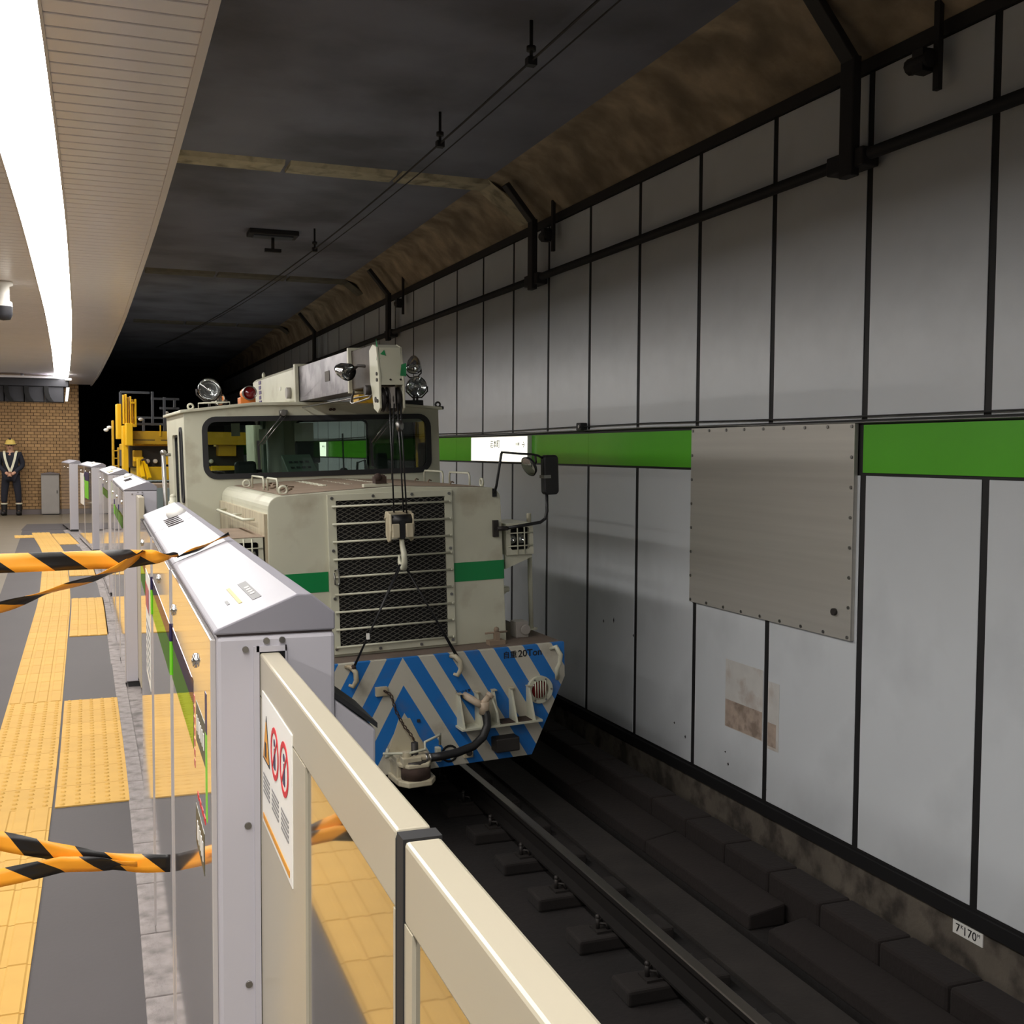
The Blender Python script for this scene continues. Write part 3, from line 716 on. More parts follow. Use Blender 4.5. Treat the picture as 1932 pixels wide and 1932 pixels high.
# ------------------------------------------------------------------ hazard tapes
def ribbon(name, pts, width, label, rep=.15, group='hazard tapes'):
    # pts: (x,y,z,twist): width direction is vertical turned by twist about the run
    me = bpy.data.meshes.new(name); vs = []; uvs = []; s = 0; P = []; pts = [tuple(p_)+(1.,)*(5-len(p_)) for p_ in pts]
    for i in range(len(pts)-1):
        for k in range(6):
            f = k/6; P.append([pts[i][j]+(pts[i+1][j]-pts[i][j])*f for j in range(5)])
    P.append(list(pts[-1]))
    for i, p in enumerate(P):
        q = P[min(i+1,len(P)-1)]; o_ = P[max(i-1,0)]; d = Vector(q[:3])-Vector(o_[:3]); d.normalize()
        if i: s += (Vector(p[:3])-Vector(P[i-1][:3])).length
        up = Vector((0,0,1)); up = (up-d*up.dot(d)).normalized(); wv = Matrix.Rotation(p[3], 3, d) @ up
        for t_ in (-.5, -.17, .17, .5):
            nrm = d.cross(wv)*.0025*math.sin(i*.7+t_*4)
            vs.append(Vector(p[:3])+wv*width*p[4]*t_+nrm); uvs.append((s/rep, t_+.5))
    n = len(P); fs = [(i*4+j,i*4+j+1,i*4+5+j,i*4+4+j) for i in range(n-1) for j in range(3)]
    me.from_pydata(vs, [], fs); uvl = me.uv_layers.new(name='UVMap')
    for poly in me.polygons:
        for li in poly.loop_indices: uvl.data[li].uv = uvs[me.loops[li].vertex_index]
        poly.use_smooth = True
    me.materials.append(MATS['hazard_tape']); o = bpy.data.objects.new(name, me); COL.objects.link(o)
    so = o.modifiers.new('solid', 'SOLIDIFY'); so.thickness = .0006
    return props(o, label, 'tape', group)
ribbon('hazard_tape', [(-1.3,2.70,1.20,.05),(-.8,2.68,1.222,0),(-.225,2.64,1.25,.0),(-.05,2.62,1.254,.05),(.05,2.60,1.257,.1),(.10,2.572,1.262,.3,.8),(.132,2.542,1.2665,.8,.5),(.152,2.538,1.270,1.15,.4)], .042, 'black and yellow hazard tape stretched to the cap of the near gate cabinet')
ribbon('hazard_tape', [(.150,2.538,1.263,1.15),(.2,2.538,1.284,1.15),(.262,2.538,1.312,1.15)], .02, 'folded hazard tape lying over the near cabinet between its caps')
ribbon('hazard_tape', [(-1.2,2.70,.98,.3),(-.7,2.67,1.06,.2),(-.22,2.63,1.153,.8),(-.13,2.61,1.184,1.15),(-.03,2.60,1.214,1.2),(.03,2.58,1.238,1.1),(.083,2.57,1.277,1.25)], .034, 'narrow twisted hazard tape sagging below the upper tape')
ribbon('hazard_tape', [(-1.2,2.70,.80,-.1),(-.6,2.66,.71,0),(-.223,2.62,.641,0),(-.12,2.61,.61,.05),(-.03,2.60,.582,.15),(.06,2.585,.568,.05),(.1305,2.57,.565,0)], .042, 'low hazard tape running down to the front of the near gate cabinet')
ribbon('hazard_tape', [(-1.2,2.68,.46,.1),(-.6,2.65,.51,0),(-.223,2.61,.562,0),(-.10,2.60,.58,.1),(.0,2.59,.572,.6),(.06,2.58,.566,.9)], .040, 'low hazard tape rising to cross the other low tape')

# ------------------------------------------------------------------ crane vehicle on the track
PSI, RHO = .038, .032
TY = Vector((-math.sin(PSI), math.cos(PSI), 0)); TX = Vector((math.cos(PSI)*math.cos(RHO), math.sin(PSI)*math.cos(RHO), math.sin(RHO))); TZ = TX.cross(TY)
TO = Vector((1.93995,7.27152,-.94872))
cv = empty('rail_crane_vehicle', TO, 0, 'cream rail crane vehicle with blue chevron buffer beam and green stripe', 'rail vehicle')
cv.rotation_euler = Matrix(((TX.x,TY.x,TZ.x),(TX.y,TY.y,TZ.y),(TX.z,TY.z,TZ.z))).to_euler()
# buffer beam
bb = MB().prism([(-1.21,1.04),(-1.21,.79),(-.935,.245),(.935,.245),(1.21,.79),(1.21,1.04)], 'y', 0, .04).build('buffer_beam', 'chevron', cv, bev=.004)
MB().box((-1.2,.04,.93), (1.2,2.45,1.04)).build('deck', 'deck_brown', cv)
MB().box((-.7,.1,.45), (.7,8.0,.93)).build('frame', 'under_black', cv)
MB().box((-1.2,2.45,.9), (1.2,8.2,1.04)).build('deck', 'deck_brown', cv)
for yy_ in (1.5, 6.3):
    m = MB()
    for sx in (-1, 1): m.cyl((sx*.66,yy_,.38), (sx*.79,yy_,.38), .38, 24)
    m.cyl((-.7,yy_,.38), (.7,yy_,.38), .07, 10); m.build('wheelset', 'dark_steel', cv)
text('load_lettering', '自重', .054, 'print_black', bb, (.728,-.0012,.982), FRONT, bold=.0008); text('load_lettering', '20Ton', .070, 'print_black', bb, (.845,-.0012,.984), FRONT, bold=.0012)
text('small_lettering', 'ブレーキ管', .024, 'print_black', bb, (.36,-.0012,.762), FRONT)
# tail lamp with guard
tl = MB(); tl.holes(circ(1.0,.715,.1), [circ(1.0,.715,.066)], 'y', -.03, .03); tl = tl.build('tail_lamp', 'cream', bb, bev=.004)
MB().lathe([(0,.004),(.03,.0),(.066,.02)], (1.0,-.022,.715), (0,1,0), 20).build('lens', 'red_lens', tl)
for k in range(5): MB().cyl((.96+.02*k,-.034,.715-.066), (.96+.02*k,-.034,.715+.066), .0045, 6).build('guard_bar', 'cream', tl)
for k in range(6): MB().cyl((1.0+.085*math.cos(k*PI/3),-.036,.715+.085*math.sin(k*PI/3)), (1.0+.085*math.cos(k*PI/3),-.03,.715+.085*math.sin(k*PI/3)), .007, 8).build('bolt', 'bolt_steel', tl)
# ribbed wedge shelf
sh = MB().box((.36,-.14,.515), (.965,0,.53)).build('wedge_shelf', 'cream', bb)
for x in (.372,.505,.63,.765,.9): MB().prism([(0,.53),(-.135,.53),(-.04,.75),(0,.75)], 'x', x, x+.014).build('shelf_rib', 'cream', sh); 
for x in (.372,.505,.63,.765,.9): MB().box((x-.004,-.05,.75), (x+.03,0,.757)).build('rib_top', 'cream_stained', sh)
for x in (.66,.79): MB().box((x,-.13,.531), (x+.1,-.005,.535)).build('rust_patch', 'rust', sh)
# brake hose: cock, hose, coupling head
hs = MB().tube([(.535,-.11,.655),(.545,-.13,.60),(.54,-.15,.54),(.50,-.17,.47),(.42,-.19,.42),(.30,-.20,.395),(.18,-.20,.385),(.10,-.20,.385)], .029, 12).build('brake_hose', 'hose_black', bb)
m = MB(); m.tube([(.43,-.01,.735),(.445,-.07,.725),(.48,-.10,.70),(.53,-.11,.665)], .026, 12); m.cyl((.535,-.11,.70), (.535,-.11,.615), .037, 12); m.cyl((.52,-.11,.68), (.575,-.11,.735), .022, 10); m.cyl((.57,-.11,.73), (.59,-.11,.75), .03, 10); m.build('valve_cock', 'valve_pink', hs)
MB().bar((.585,-.12,.745), (.62,-.14,.62), .008, .012).bar((.62,-.14,.62), (.625,-.14,.55), .008, .012).build('valve_lever', 'cream', hs)
for p in ((.10,.385),(.075,.385)): MB().cyl((p[0]-.008,-.20,p[1]), (p[0]+.008,-.20,p[1]), .034, 12).build('hose_clip', 'bolt_steel', hs)
m = MB(); m.cyl((.09,-.20,.385), (-.02,-.20,.39), .032, 12); m.box((-.1,-.25,.355), (.03,-.15,.415)); m.cyl((-.06,-.2,.41), (-.06,-.2,.45), .03, 10); m.build('hose_head', 'cream_stained', hs, bev=.006)
# coupler
cp = MB(); cp.prism([(-.14,0),(.14,0),(.13,-.22),(.08,-.30),(-.08,-.30),(-.13,-.22)], 'z', .225, .265); cp.prism([(-.13,0),(.13,0),(.115,-.2),(.07,-.28),(-.07,-.28),(-.115,-.2)], 'z', .345, .375); cp.box((-.12,-.16,.24), (.12,0,.40)); cp = cp.build('coupler', 'cream_stained', cv, bev=.008)
MB().cyl((0,-.2,.265), (0,-.2,.345), .10, 16).build('coupler_throat', 'rust', cp); MB().cyl((0,-.19,.22), (0,-.19,.5), .024, 12).cyl((0,-.19,.36), (0,-.19,.385), .09, 14).build('coupler_pin', 'dark_steel', cp)
MB().tube([(-.20,-.12,.43),(-.05,-.22,.44),(.07,-.2,.445),(.075,-.18,.49),(.20,-.1,.50),(.225,-.06,.50),(.225,-.05,.42)], .009, 8).build('release_lever', 'cream', cp)
MB().tube([(-.14,-.13,.42),(-.17,-.1,.4),(-.15,-.06,.44)], .012, 8).build('lever_end', 'cream', cp)
MB().box((.20,-.05,.30), (.235,0,.40)).build('stop_bracket', 'cream', cp, bev=.006)
MB().prism([(-.14,.38),(.14,.38),(.03,.62),(-.05,.62)], 'y', -.006, 0).build('striker_plate', 'cream_stained', bb)
m = MB(); m.lathe([(.062,0),(.062,-.006),(.048,-.006),(.048,.03),(0,.03)], (.31,-.0,.335), (0,1,0), 20); m.build('socket_hole', 'black_void', bb)
MB().box((.41,-.02,.29), (.48,0,.37)).build('socket', 'cream_stained', bb, bev=.004); MB().cyl((.445,-.04,.33), (.445,-.02,.33), .022, 12).build('plug', 'dark_steel', bb)
MB().box((.62,-.11,.32), (.80,0,.42)).build('step_block', 'dark_steel', bb, bev=.01)
MB().box((.08,-.012,.585), (.1,0,.605)).build('small_stud', 'dark_steel', bb)
MB().box((-.21,-.03,.80), (-.13,0,.86)).build('chain_plate', 'cream_stained', bb)
m = MB(); cpts = [Vector((-.16,-.045,.84)),Vector((-.115,-.06,.81)),Vector((-.09,-.08,.70)),Vector((-.045,-.10,.60)),Vector((-.0,-.14,.53)),Vector((.02,-.17,.47))]
k = 0
for a, b in zip(cpts, cpts[1:]):
    L_ = (b-a).length; n = max(1, int(L_/.024))
    for i in range(n):
        c = a+(b-a)*(i+.5)/n; d = (b-a).normalized(); sd = d.orthogonal().normalized() if k % 2 else d.cross(d.orthogonal()).normalized(); k += 1
        m.tube([c+d*.015*math.cos(q*PI/4)+sd*.009*math.sin(q*PI/4) for q in range(8)], .0042, 5, True)
m.build('chain', 'rust', cp)
for x in (-.375,.365): MB().tube([(x-.03,-.005,1.02),(x-.01,-.05,1.025),(x+.02,-.065,.99),(x+.025,-.06,.93),(x+.005,-.045,.89),(x-.02,-.03,.90)], [.014,.017,.018,.018,.016,.010], 10).build('lifting_hook', 'cream_stained', bb)
MB().tube([(1.10,-.0,1.0),(1.12,-.05,1.02),(1.15,-.06,.96),(1.14,-.065,.90),(1.12,-.06,.86),(1.13,-.045,.79),(1.155,-.01,.80)], [.014,.017,.018,.016,.018,.018,.012], 10).build('lifting_hook', 'cream', bb)
# lamp brackets and boxes on deck
MB().box((.68,.12,1.04), (.80,.2,1.07)).box((.73,.14,1.07), (.765,.18,1.13)).cyl((.66,.16,1.125), (.83,.16,1.125), .008, 6).ball((.747,.16,1.145), .022, 8).build('deck_bracket', 'dust_brown', cv)
MB().box((.96,.3,1.04), (1.06,.42,1.16)).cyl((1.03,.28,1.10), (1.03,.3,1.10), .04, 12).build('junction_box', 'grey_paint', cv, bev=.006)

# hood
HW = .84
hp = [(-HW-.02,1.04),(-HW,2.08)]+[(-HW+.09-.09*math.cos(a*PI/12),2.08+.09*math.sin(a*PI/12)) for a in range(1,7)]+[(.05,2.205)]+[(HW-.09+.09*math.sin(a*PI/12),2.08+.09*math.cos(a*PI/12)) for a in range(0,7)]+[(HW+.02,1.04)]
hd = MB().prism(hp, 'y', .25, 2.44).build('hood', 'cream', cv, bev=.006)
MB().add([(-HW+.1,.27,2.1735),(.05,.27,2.2075),(HW-.1,.27,2.1735),(HW-.1,2.44,2.1735),(.05,2.44,2.2075),(-HW+.1,2.44,2.1735)], [(0,1,4,5),(1,2,3,4)]).build('hood_top_dust', 'dust_brown', hd)
MB().box((-HW-.0225,.27,1.3), (-HW+.003,2.44,2.05)).build('side_panel', 'cream_stained', hd)
for x0, x1 in ((-HW-.006,-.445),(.463,HW+.006)): MB().box((x0,.2465,1.5), (x1,.251,1.637)).build('green_stripe', 'train_green', hd)
for sx in (-1, 1): MB().box((sx*HW-.006,.25,1.5) if sx > 0 else (-HW-.026,.25,1.5), (HW+.014,2.44,1.637) if sx > 0 else (-HW+.0,.9,1.637)).build('green_stripe', 'train_green', hd)
# radiator frame, mesh, guard bars
fr = MB().holes([(-.44,1.06),(.46,1.06),(.46,2.165),(-.44,2.165)], [[(-.38,1.11),(-.38,2.12),(.404,2.12),(.404,1.11)]], 'y', .225, .03).build('radiator_frame', 'cream', hd, bev=.003)
MB().box((-.385,.2455,1.105), (.41,.2475,2.125)).build('radiator_core', 'black_void', fr)
m = MB(); dx, dz, A, B, C, D = .058, .030, -.38, .404, 1.11, 2.12
def clip(p, q):
    (x0,z0),(x1,z1) = p, q; t0, t1 = 0., 1.
    for pp, qq in ((-(x1-x0),x0-A),((x1-x0),B-x0),(-(z1-z0),z0-C),((z1-z0),D-z0)):
        if pp == 0: continue
        t = qq/pp
        if pp < 0: t0 = max(t0, t)
        else: t1 = min(t1, t)
    return None if t0 >= t1 else ((x0+t0*(x1-x0),z0+t0*(z1-z0)),(x0+t1*(x1-x0),z0+t1*(z1-z0)))
W_ = B-A; k = -int(W_*dz/dx/dz)-1
while C+k*dz < D+1:
    for sg in (1, -1):
        z0 = C+k*dz; z1 = z0+W_*dz/dx*sg*1.0
        if sg < 0: z0, z1 = z0+0, z0-W_*dz/dx
        c = clip((A,z0),(B,z1))
        if c: m.bar((c[0][0],.236,c[0][1]), (c[1][0],.236,c[1][1]), .004, .0035, (0,1,0))
    k += 1
m.build('expanded_mesh', 'mesh_wire', fr, kind='stuff')
for k in range(9):
    z = 2.083-.121*k
    MB().cyl((-.415,.205,z), (.435,.205,z), .0075, 8).cyl((-.405,.205,z), (-.405,.225,z), .006, 6).cyl((.425,.205,z), (.425,.225,z), .006, 6).ball((.435,.205,z), .011, 6).build('guard_bar', 'cream', fr)
for x, z in ((-.41,2.14),(-.12,2.145),(.16,2.145),(.435,2.14),(.435,1.75),(.435,1.42),(.435,1.09),(.2,1.08),(-.1,1.08),(-.41,1.45),(-.41,1.78),(-.41,1.1)): MB().cyl((x,.217,z), (x,.225,z), .011, 8).build('bolt', 'bolt_steel', fr)
MB().tube([(-.408,.21,1.64),(-.40,.20,1.655),(-.385,.20,1.65),(-.38,.20,1.56),(-.39,.20,1.545),(-.41,.20,1.55),(-.415,.20,1.63)], .006, 6).build('snap_hook', 'bolt_steel', fr)
MB().box((.455,.2465,1.2), (.46,.249,2.13)).build('frame_edge', 'cream', fr)
# hood top fittings
def handle(x, y0, y1, z, h=.085, ax='y'):
    P = [(x,y0,z),(x,y0,z+h-.02),(x,y0+.02,z+h),(x,y1-.02,z+h),(x,y1,z+h-.02),(x,y1,z)] if ax == 'y' else [(y0,x,z),(y0,x,z+h-.02),(y0+.02,x,z+h),(y1-.02,x,z+h),(y1,x,z+h-.02),(y1,x,z)]
    return MB().tube(P, .008, 8).build('grab_handle', 'cream', hd)
for y0, y1 in ((.62,1.02),(1.18,1.70)): handle(-.70, y0, y1, 2.17, .1); 
for y0, y1 in ((.62,1.08),(1.24,1.72)): handle(.74, y0, y1, 2.165, .1)
def ring(x, y, z, par=None, r=.028, ax='y', mat='cream'):
    pts = [(x+r*math.cos(q*PI/6),y,z+r*math.sin(q*PI/6)) if ax == 'y' else (x,y+r*math.cos(q*PI/6),z+r*math.sin(q*PI/6)) for q in range(12)]
    return MB().tube(pts, .009, 7, True).build('lifting_eye', mat, par or hd)
ring(-.70,.42,2.20); ring(-.70,1.98,2.20); ring(.76,.42,2.20,ax='x')
for y in (.72,.95,1.3,1.6): MB().cyl((-.64,y,2.175), (-.58,y,2.20), .011, 6).tube([(-.62,y,2.18),(-.60,y+.05,2.21),(-.55,y+.09,2.205)], .006, 6).build('toggle_clamp', 'dust_brown', hd)
for y in (.75,1.3,1.65): MB().tube([(.62,y,2.17),(.66,y+.05,2.20),(.7,y+.12,2.19)], .006, 6).build('toggle_clamp', 'dust_brown', hd)
for xa in (-.28,-.08,.12): 
    m = MB(); n = 14
    for sx in (-.03,.03): m.tube([(xa+sx*(1 if q % 2 else .3)+.004*q,1.0+.09*q,2.197+.01*(xa+.3)) for q in range(n)], .005, 5)
    m.build('tread_strip', 'cream', hd)
MB().box((-.16,.30,2.203), (.05,.36,2.225)).build('rope_pad', 'cream', hd)
MB().box((-.08,.29,2.225), (.0,.37,2.275)).ball((-.06,.30,2.27), .03, 8).ball((-.02,.33,2.26), .03, 8).build('rag', 'rust', hd)
MB().tube([(-.88,.55,2.0),(-.95,.58,2.0),(-.95,1.9,2.0),(-.88,1.93,2.0)], .011, 8).tube([(-.95,1.2,2.0),(-.87,1.2,2.0)], .008, 6).build('side_handrail', 'cream', hd)
for y in (1.15,1.45): MB().box((-.868,y,1.62), (-.862,y+.12,1.86)).build('vent_slot', 'dust_brown', hd)
for y in (1.05,1.62): MB().tube([(-.868,y,1.70),(-.90,y,1.71),(-.90,y,1.84),(-.868,y,1.85)], .007, 6).build('latch', 'cream', hd)
MB().box((-.872,.42,1.62), (-.866,.95,1.635)).build('hinge', 'cream_stained', hd)
# head lamps
def headlamp(x0, x1, nm):
    b = MB().holes([(x0,1.665),(x1,1.665),(x1,1.895),(x0,1.895)], [rrect(x0+.035,1.70,x1-.03,1.865,.02)], 'y', .27, .03).box((x0,.3,1.665), (x1,.7,1.67)).box((x0,.3,1.89), (x1,.7,1.895)).box((x0,.3,1.665), (x0+.005,.7,1.895)).box((x1-.005,.3,1.665), (x1,.7,1.895)).build('headlamp_box', 'cream', cv)
    MB().box((x0+.01,.36,1.675), (x1-.01,.37,1.885)).build('lamp_back', 'black_void', b)
    cx = (x0+x1)/2
    for dx_ in (-.04,.035): MB().lathe([(0,.02),(.025,.012),(.036,0)], (cx+dx_,.33,1.775), (0,1,0), 16).build('lens', 'lens_glass', b)
    for z in (1.73,1.825): MB().cyl((x0+.01,.262,z), (x1-.005,.262,z), .005, 6).build('guard_bar', 'cream', b)
    for x in (x0+.085,x1-.075): MB().cyl((x,.258,1.67), (x,.258,1.89), .005, 6).build('guard_bar', 'cream', b)
    MB().prism([(x0,1.665),(x1,1.665),(x1,1.64),(x0,1.56)] if x0 > 0 else [(x0,1.665),(x1,1.665),(x1,1.56),(x0,1.64)], 'y', .3, .33).build('lamp_gusset', 'cream', b)
    return b
headlamp(.885, 1.10, 'r'); headlamp(-1.09, -.875, 'l')
MB().box((-1.09,.27,1.896), (-.862,1.2,1.9)).build('lamp_shelf', 'dust_brown', cv)
MB().cyl((1.21,.6,1.04), (1.21,.6,1.94), .018, 10).cyl((1.21,.6,1.04), (1.21,.6,1.05), .05, 12).build('marker_post', 'cream', cv)
MB().box((.86,.5,1.36), (1.0,.75,1.40)).prism([(.86,1.36),(.98,1.36),(.86,1.28)], 'y', .5, .52).build('side_step', 'cream', cv, bev=.01)
# wing mirror arm: lower bracket, arm, mirrors
wm = MB().tube([(.86,.2,1.87),(1.0,.2,1.885),(1.13,.2,1.90),(1.17,.2,1.925),(1.185,.2,1.98),(1.185,.2,2.12)], .012, 10).build('mirror_arm', 'black_paint', cv)
MB().box((.77,.225,1.81), (.81,.25,1.93)).cyl((.79,.2,1.87), (.87,.2,1.87), .016, 8).build('arm_bracket', 'dark_steel', wm)
MB().tube([(.785,.23,2.13),(.79,.2,2.18),(.83,.19,2.41),(.84,.19,2.425)], .010, 8).tube([(.845,.19,2.42),(.99,.19,2.405),(1.07,.2,2.40),(1.12,.2,2.39),(1.16,.2,2.37)], .008, 8).box((.775,.235,2.1), (.805,.25,2.16)).build('stay_rod', 'black_paint', wm)
MB().prism(rrect(1.155,2.10,1.275,2.39,.03), 'y', .17, .24).build('mirror_housing', 'black_paint', wm, bev=.012)
MB().box((1.15,.16,2.222), (1.205,.245,2.245)).build('mirror_band', 'bolt_steel', wm)
MB().lathe([(0,-.012),(.06,-.006),(.078,0),(.07,.02),(.02,.045),(0,.045)], (1.045,.2,2.31), (.9,.22,.42), 20).build('convex_mirror', 'black_paint', wm)
MB().lathe([(0,-.014),(.05,-.010),(.07,-.003)], (1.045,.2,2.31), (.9,.22,.42), 20).build('convex_glass', 'chrome', wm)
MB().tube([(1.09,.22,2.31),(1.11,.21,2.34),(1.10,.2,2.39)], .009, 7).build('mirror_joint', 'dark_steel', wm)

# cab: hollow body with window openings
CY0, CY1, CW, CZ = 2.45, 3.95, 1.125, 2.80
cb = MB().holes([(-CW,1.04),(CW,1.04),(CW,CZ),(.55,CZ+.055),(-.55,CZ+.055),(-CW,CZ)], [rrect(-.955,2.255,1.02,2.735,.09)], 'y', CY0, .04)
cb.holes([(-CW,1.04),(CW,1.04),(CW,CZ),(.55,CZ+.055),(-.55,CZ+.055),(-CW,CZ)], [rrect(-1.03,2.25,-.06,2.73,.07), rrect(.12,2.16,.85,2.74,.05)], 'y', CY1, .04)
cb.holes([(CY0+.04,1.04),(CY1,1.04),(CY1,CZ),(CY0+.04,CZ)], [rrect(2.62,2.05,2.78,2.66,.05), rrect(3.0,1.5,3.5,2.62,.05)], 'x', -CW, .04)
cb.holes([(CY0+.04,1.04),(CY1,1.04),(CY1,CZ),(CY0+.04,CZ)], [rrect(2.6,2.15,3.75,2.70,.06)], 'x', CW-.04, .04)
cb = cb.build('cab', 'cream', cv)
MB().prism([(-CW-.03,CZ-.005),(-.55,CZ+.05),(.55,CZ+.05),(CW+.03,CZ-.005),(CW+.03,CZ+.02),(.55,CZ+.078),(-.55,CZ+.078),(-CW-.03,CZ+.02)], 'y', CY0-.035, CY1+.06).build('roof', 'cream', cb, bev=.006)
def gasket(x0, z0, x1, z1, r, y, th=.035, par=None, nm='window_gasket'):
    return MB().holes(rrect(x0-th*.6,z0-th*.6,x1+th*.6,z1+th*.6,r+th*.6), [rrect(x0+th*.4,z0+th*.4,x1-th*.4,z1-th*.4,max(.01,r-th*.4))], 'y', y, .03).build(nm, 'rubber', par or cb)
g = gasket(-.955,2.255,1.02,2.735,.09,CY0-.012,.045); MB().prism(rrect(-.95,2.26,1.015,2.73,.09), 'y', CY0+.012, CY0+.016).build('windscreen', 'window_glass', g)
g = gasket(-1.03,2.25,-.06,2.73,.07,CY1-.01,.05); MB().prism(rrect(-1.03,2.25,-.06,2.73,.07), 'y', CY1+.018, CY1+.022).build('rear_pane', 'window_glass', g)
g = gasket(.12,2.16,.85,2.74,.05,CY1-.01,.02); MB().prism(rrect(.12,2.16,.85,2.74,.05), 'y', CY1+.018, CY1+.022).build('rear_pane', 'window_glass', g)
sg = MB().holes(rrect(2.60,2.03,2.80,2.68,.06), [rrect(2.635,2.065,2.765,2.645,.05)], 'x', -CW-.012, .024).build('side_gasket', 'rubber', cb); MB().prism(rrect(2.62,2.05,2.78,2.66,.05), 'x', -CW+.014, -CW+.018).build('side_pane', 'window_glass', sg)
sg = MB().holes(rrect(2.98,1.48,3.52,2.64,.06), [rrect(3.02,1.52,3.48,2.6,.05)], 'x', -CW+.02, .03).build('door_gasket', 'rubber', cb); MB().prism(rrect(3.0,1.5,3.5,2.62,.05), 'x', -CW+.03, -CW+.034).build('door_pane', 'window_glass', sg)
sg = MB().holes(rrect(2.57,2.12,3.78,2.73,.07), [rrect(2.61,2.16,3.74,2.69,.06)], 'x', CW-.012, .024).build('side_gasket', 'rubber', cb); MB().prism(rrect(2.6,2.15,3.75,2.70,.06), 'x', CW-.02, CW-.016).build('side_pane', 'window_glass', sg)
MB().box((-CW+.04,CY0+.04,1.04), (CW-.04,CY1,1.45)).build('cab_floor', 'cab_dark', cb)
MB().box((-CW+.045,CY0+.045,2.1), (CW-.045,CY0+.35,2.2)).build('dash_shelf', 'cab_green', cb)
m = MB().box((-.08,3.15,1.45), (.16,3.6,2.33)); m.prism([(2.55,2.2),(3.0,2.2),(3.0,2.42)], 'x', -.22, .05); m.build('control_console', 'cab_green', cb, bev=.01)
m = MB()
for a in range(4):
    for b_ in range(3): m.box((-.18+.05*a,2.62+.1*b_,2.246+.049*b_), (-.155+.05*a,2.68+.1*b_,2.262+.049*b_))
m.build('console_buttons', 'cab_dark', cb)
MB().box((-.02,3.25,2.33), (.2,3.35,2.53)).build('monitor', 'cab_dark', cb, bev=.01); MB().box((-.04,3.24,2.54), (.14,3.25,2.71)).build('paper_sheet', 'paper', cb)
MB().box((-.60,3.4,2.60), (-.52,3.41,2.72)).build('paper_sheet', 'paper', cb); MB().box((-.36,3.3,2.52), (-.30,3.31,2.66)).build('paper_sheet', 'paper', cb)
MB().box((-.24,3.8,1.45), (-.21,3.94,2.75)).build('cab_pillar', 'cab_green', cb); MB().cyl((-.14,3.7,1.45), (-.14,3.7,2.75), .085, 14).build('cab_duct', 'paper', cb)
MB().box((-.56,3.5,1.45), (-.36,3.6,2.36)).build('seat_back', 'cab_dark', cb, bev=.03); MB().box((.75,3.3,1.45), (1.0,3.4,2.5)).build('seat_back', 'cab_dark', cb, bev=.03)
MB().cyl((.30,2.75,2.2), (.30,2.75,2.6), .008, 8).ball((.30,2.75,2.24), .05, 10).build('control_lever', 'cab_dark', cb); MB().tube([(.42,2.75,2.2),(.43,2.75,2.33),(.5,2.75,2.35),(.52,2.75,2.2)], .012, 8).build('hand_brake', 'cab_dark', cb)
for x in (-.30,.70):
    wp = MB().box((x-.03,CY0-.05,CZ-.035), (x+.04,CY0-.0,CZ+.01)).cyl((x,CY0-.07,CZ-.015), (x,CY0-.03,CZ-.015), .03, 10).build('wiper', 'bolt_steel', cb, bev=.005)
    MB().tube([(x,CY0-.06,CZ-.02),(x-.22,CY0-.03,CZ-.29)], .006, 6).tube([(x+.025,CY0-.06,CZ-.035),(x-.19,CY0-.03,CZ-.29)], .004, 6).build('wiper_arm', 'bolt_steel', wp)
    MB().bar((x-.22,CY0-.02,CZ-.25), (x-.215,CY0-.02,CZ-.50), .012, .02).build('wiper_blade', 'rubber', wp)
MB().cyl((.12,CY0-.05,CZ+.01), (.12,CY0-.01,CZ+.01), .012, 8).cyl((.15,CY0-.05,CZ+.01), (.15,CY0-.01,CZ+.01), .012, 8).build('roof_hook', 'rust', cb)
# rear hand rails and small posts
for x, y in ((-1.19,3.72),(-1.17,3.98)): MB().cyl((x,y,1.3), (x,y,2.46), .02, 10).ball((x,y,2.46), .03, 10).tube([(x,y,2.44),(-CW,y,2.44)], .014, 6).build('hand_rail', 'bolt_steel', cv)
for y in (3.2,3.35): MB().cyl((-1.17,y,1.04), (-1.17,y,2.06 if y < 3.3 else 2.0), .03, 10).ball((-1.17,y,2.06 if y < 3.3 else 2.0), .03, 10).build('deck_post', 'cream', cv)
# roof lamps
def spot(x, y, z, r, d, nm='spotlight', mat='chrome', par=None):
    o = MB().lathe([(r,0),(r*1.04,.015),(r*1.0,.03),(r*.86,.09),(r*.5,.14),(0,.155)], (x,y,z), d, 24).build(nm, mat, par or cv)
    dv = Vector(d).normalized()
    MB().lathe([(0,-.012),(r*.6,-.006),(r*.97,.006)], (x,y,z), d, 24).build('lens', 'clear_glass', o); MB().lathe([(0,.10),(r*.5,.07),(r*.95,.012)], (x,y,z), d, 24).build('reflector', 'lens_glass', o)
    MB().ball(Vector((x,y,z))+dv*.05, r*.22, 10).build('bulb', 'chrome', o)
    return o
def spot_mount(o, x, y, z, r, zb):
    MB().tube([(x-r*1.12,y+.03,z),(x-r*1.12,y+.03,z-r*.5),(x-r*.5,y+.03,z-r*1.1),(x+r*.5,y+.03,z-r*1.1),(x+r*1.12,y+.03,z-r*.5),(x+r*1.12,y+.03,z)], .007, 6).cyl((x,y+.03,z-r*1.1), (x,y+.03,zb), .012, 8).build('yoke', 'dark_steel', o)
o = spot(-.885,2.62,3.005,.092,(.12,1,-.08)); spot_mount(o,-.885,2.62,3.005,.092,2.82)
o = spot(-.775,2.72,2.915,.05,(-.6,1,.2)); spot_mount(o,-.775,2.72,2.915,.05,2.83)
o = spot(.99,2.62,3.02,.092,(-.1,1,.0)); spot_mount(o,.99,2.62,3.02,.092,2.80)
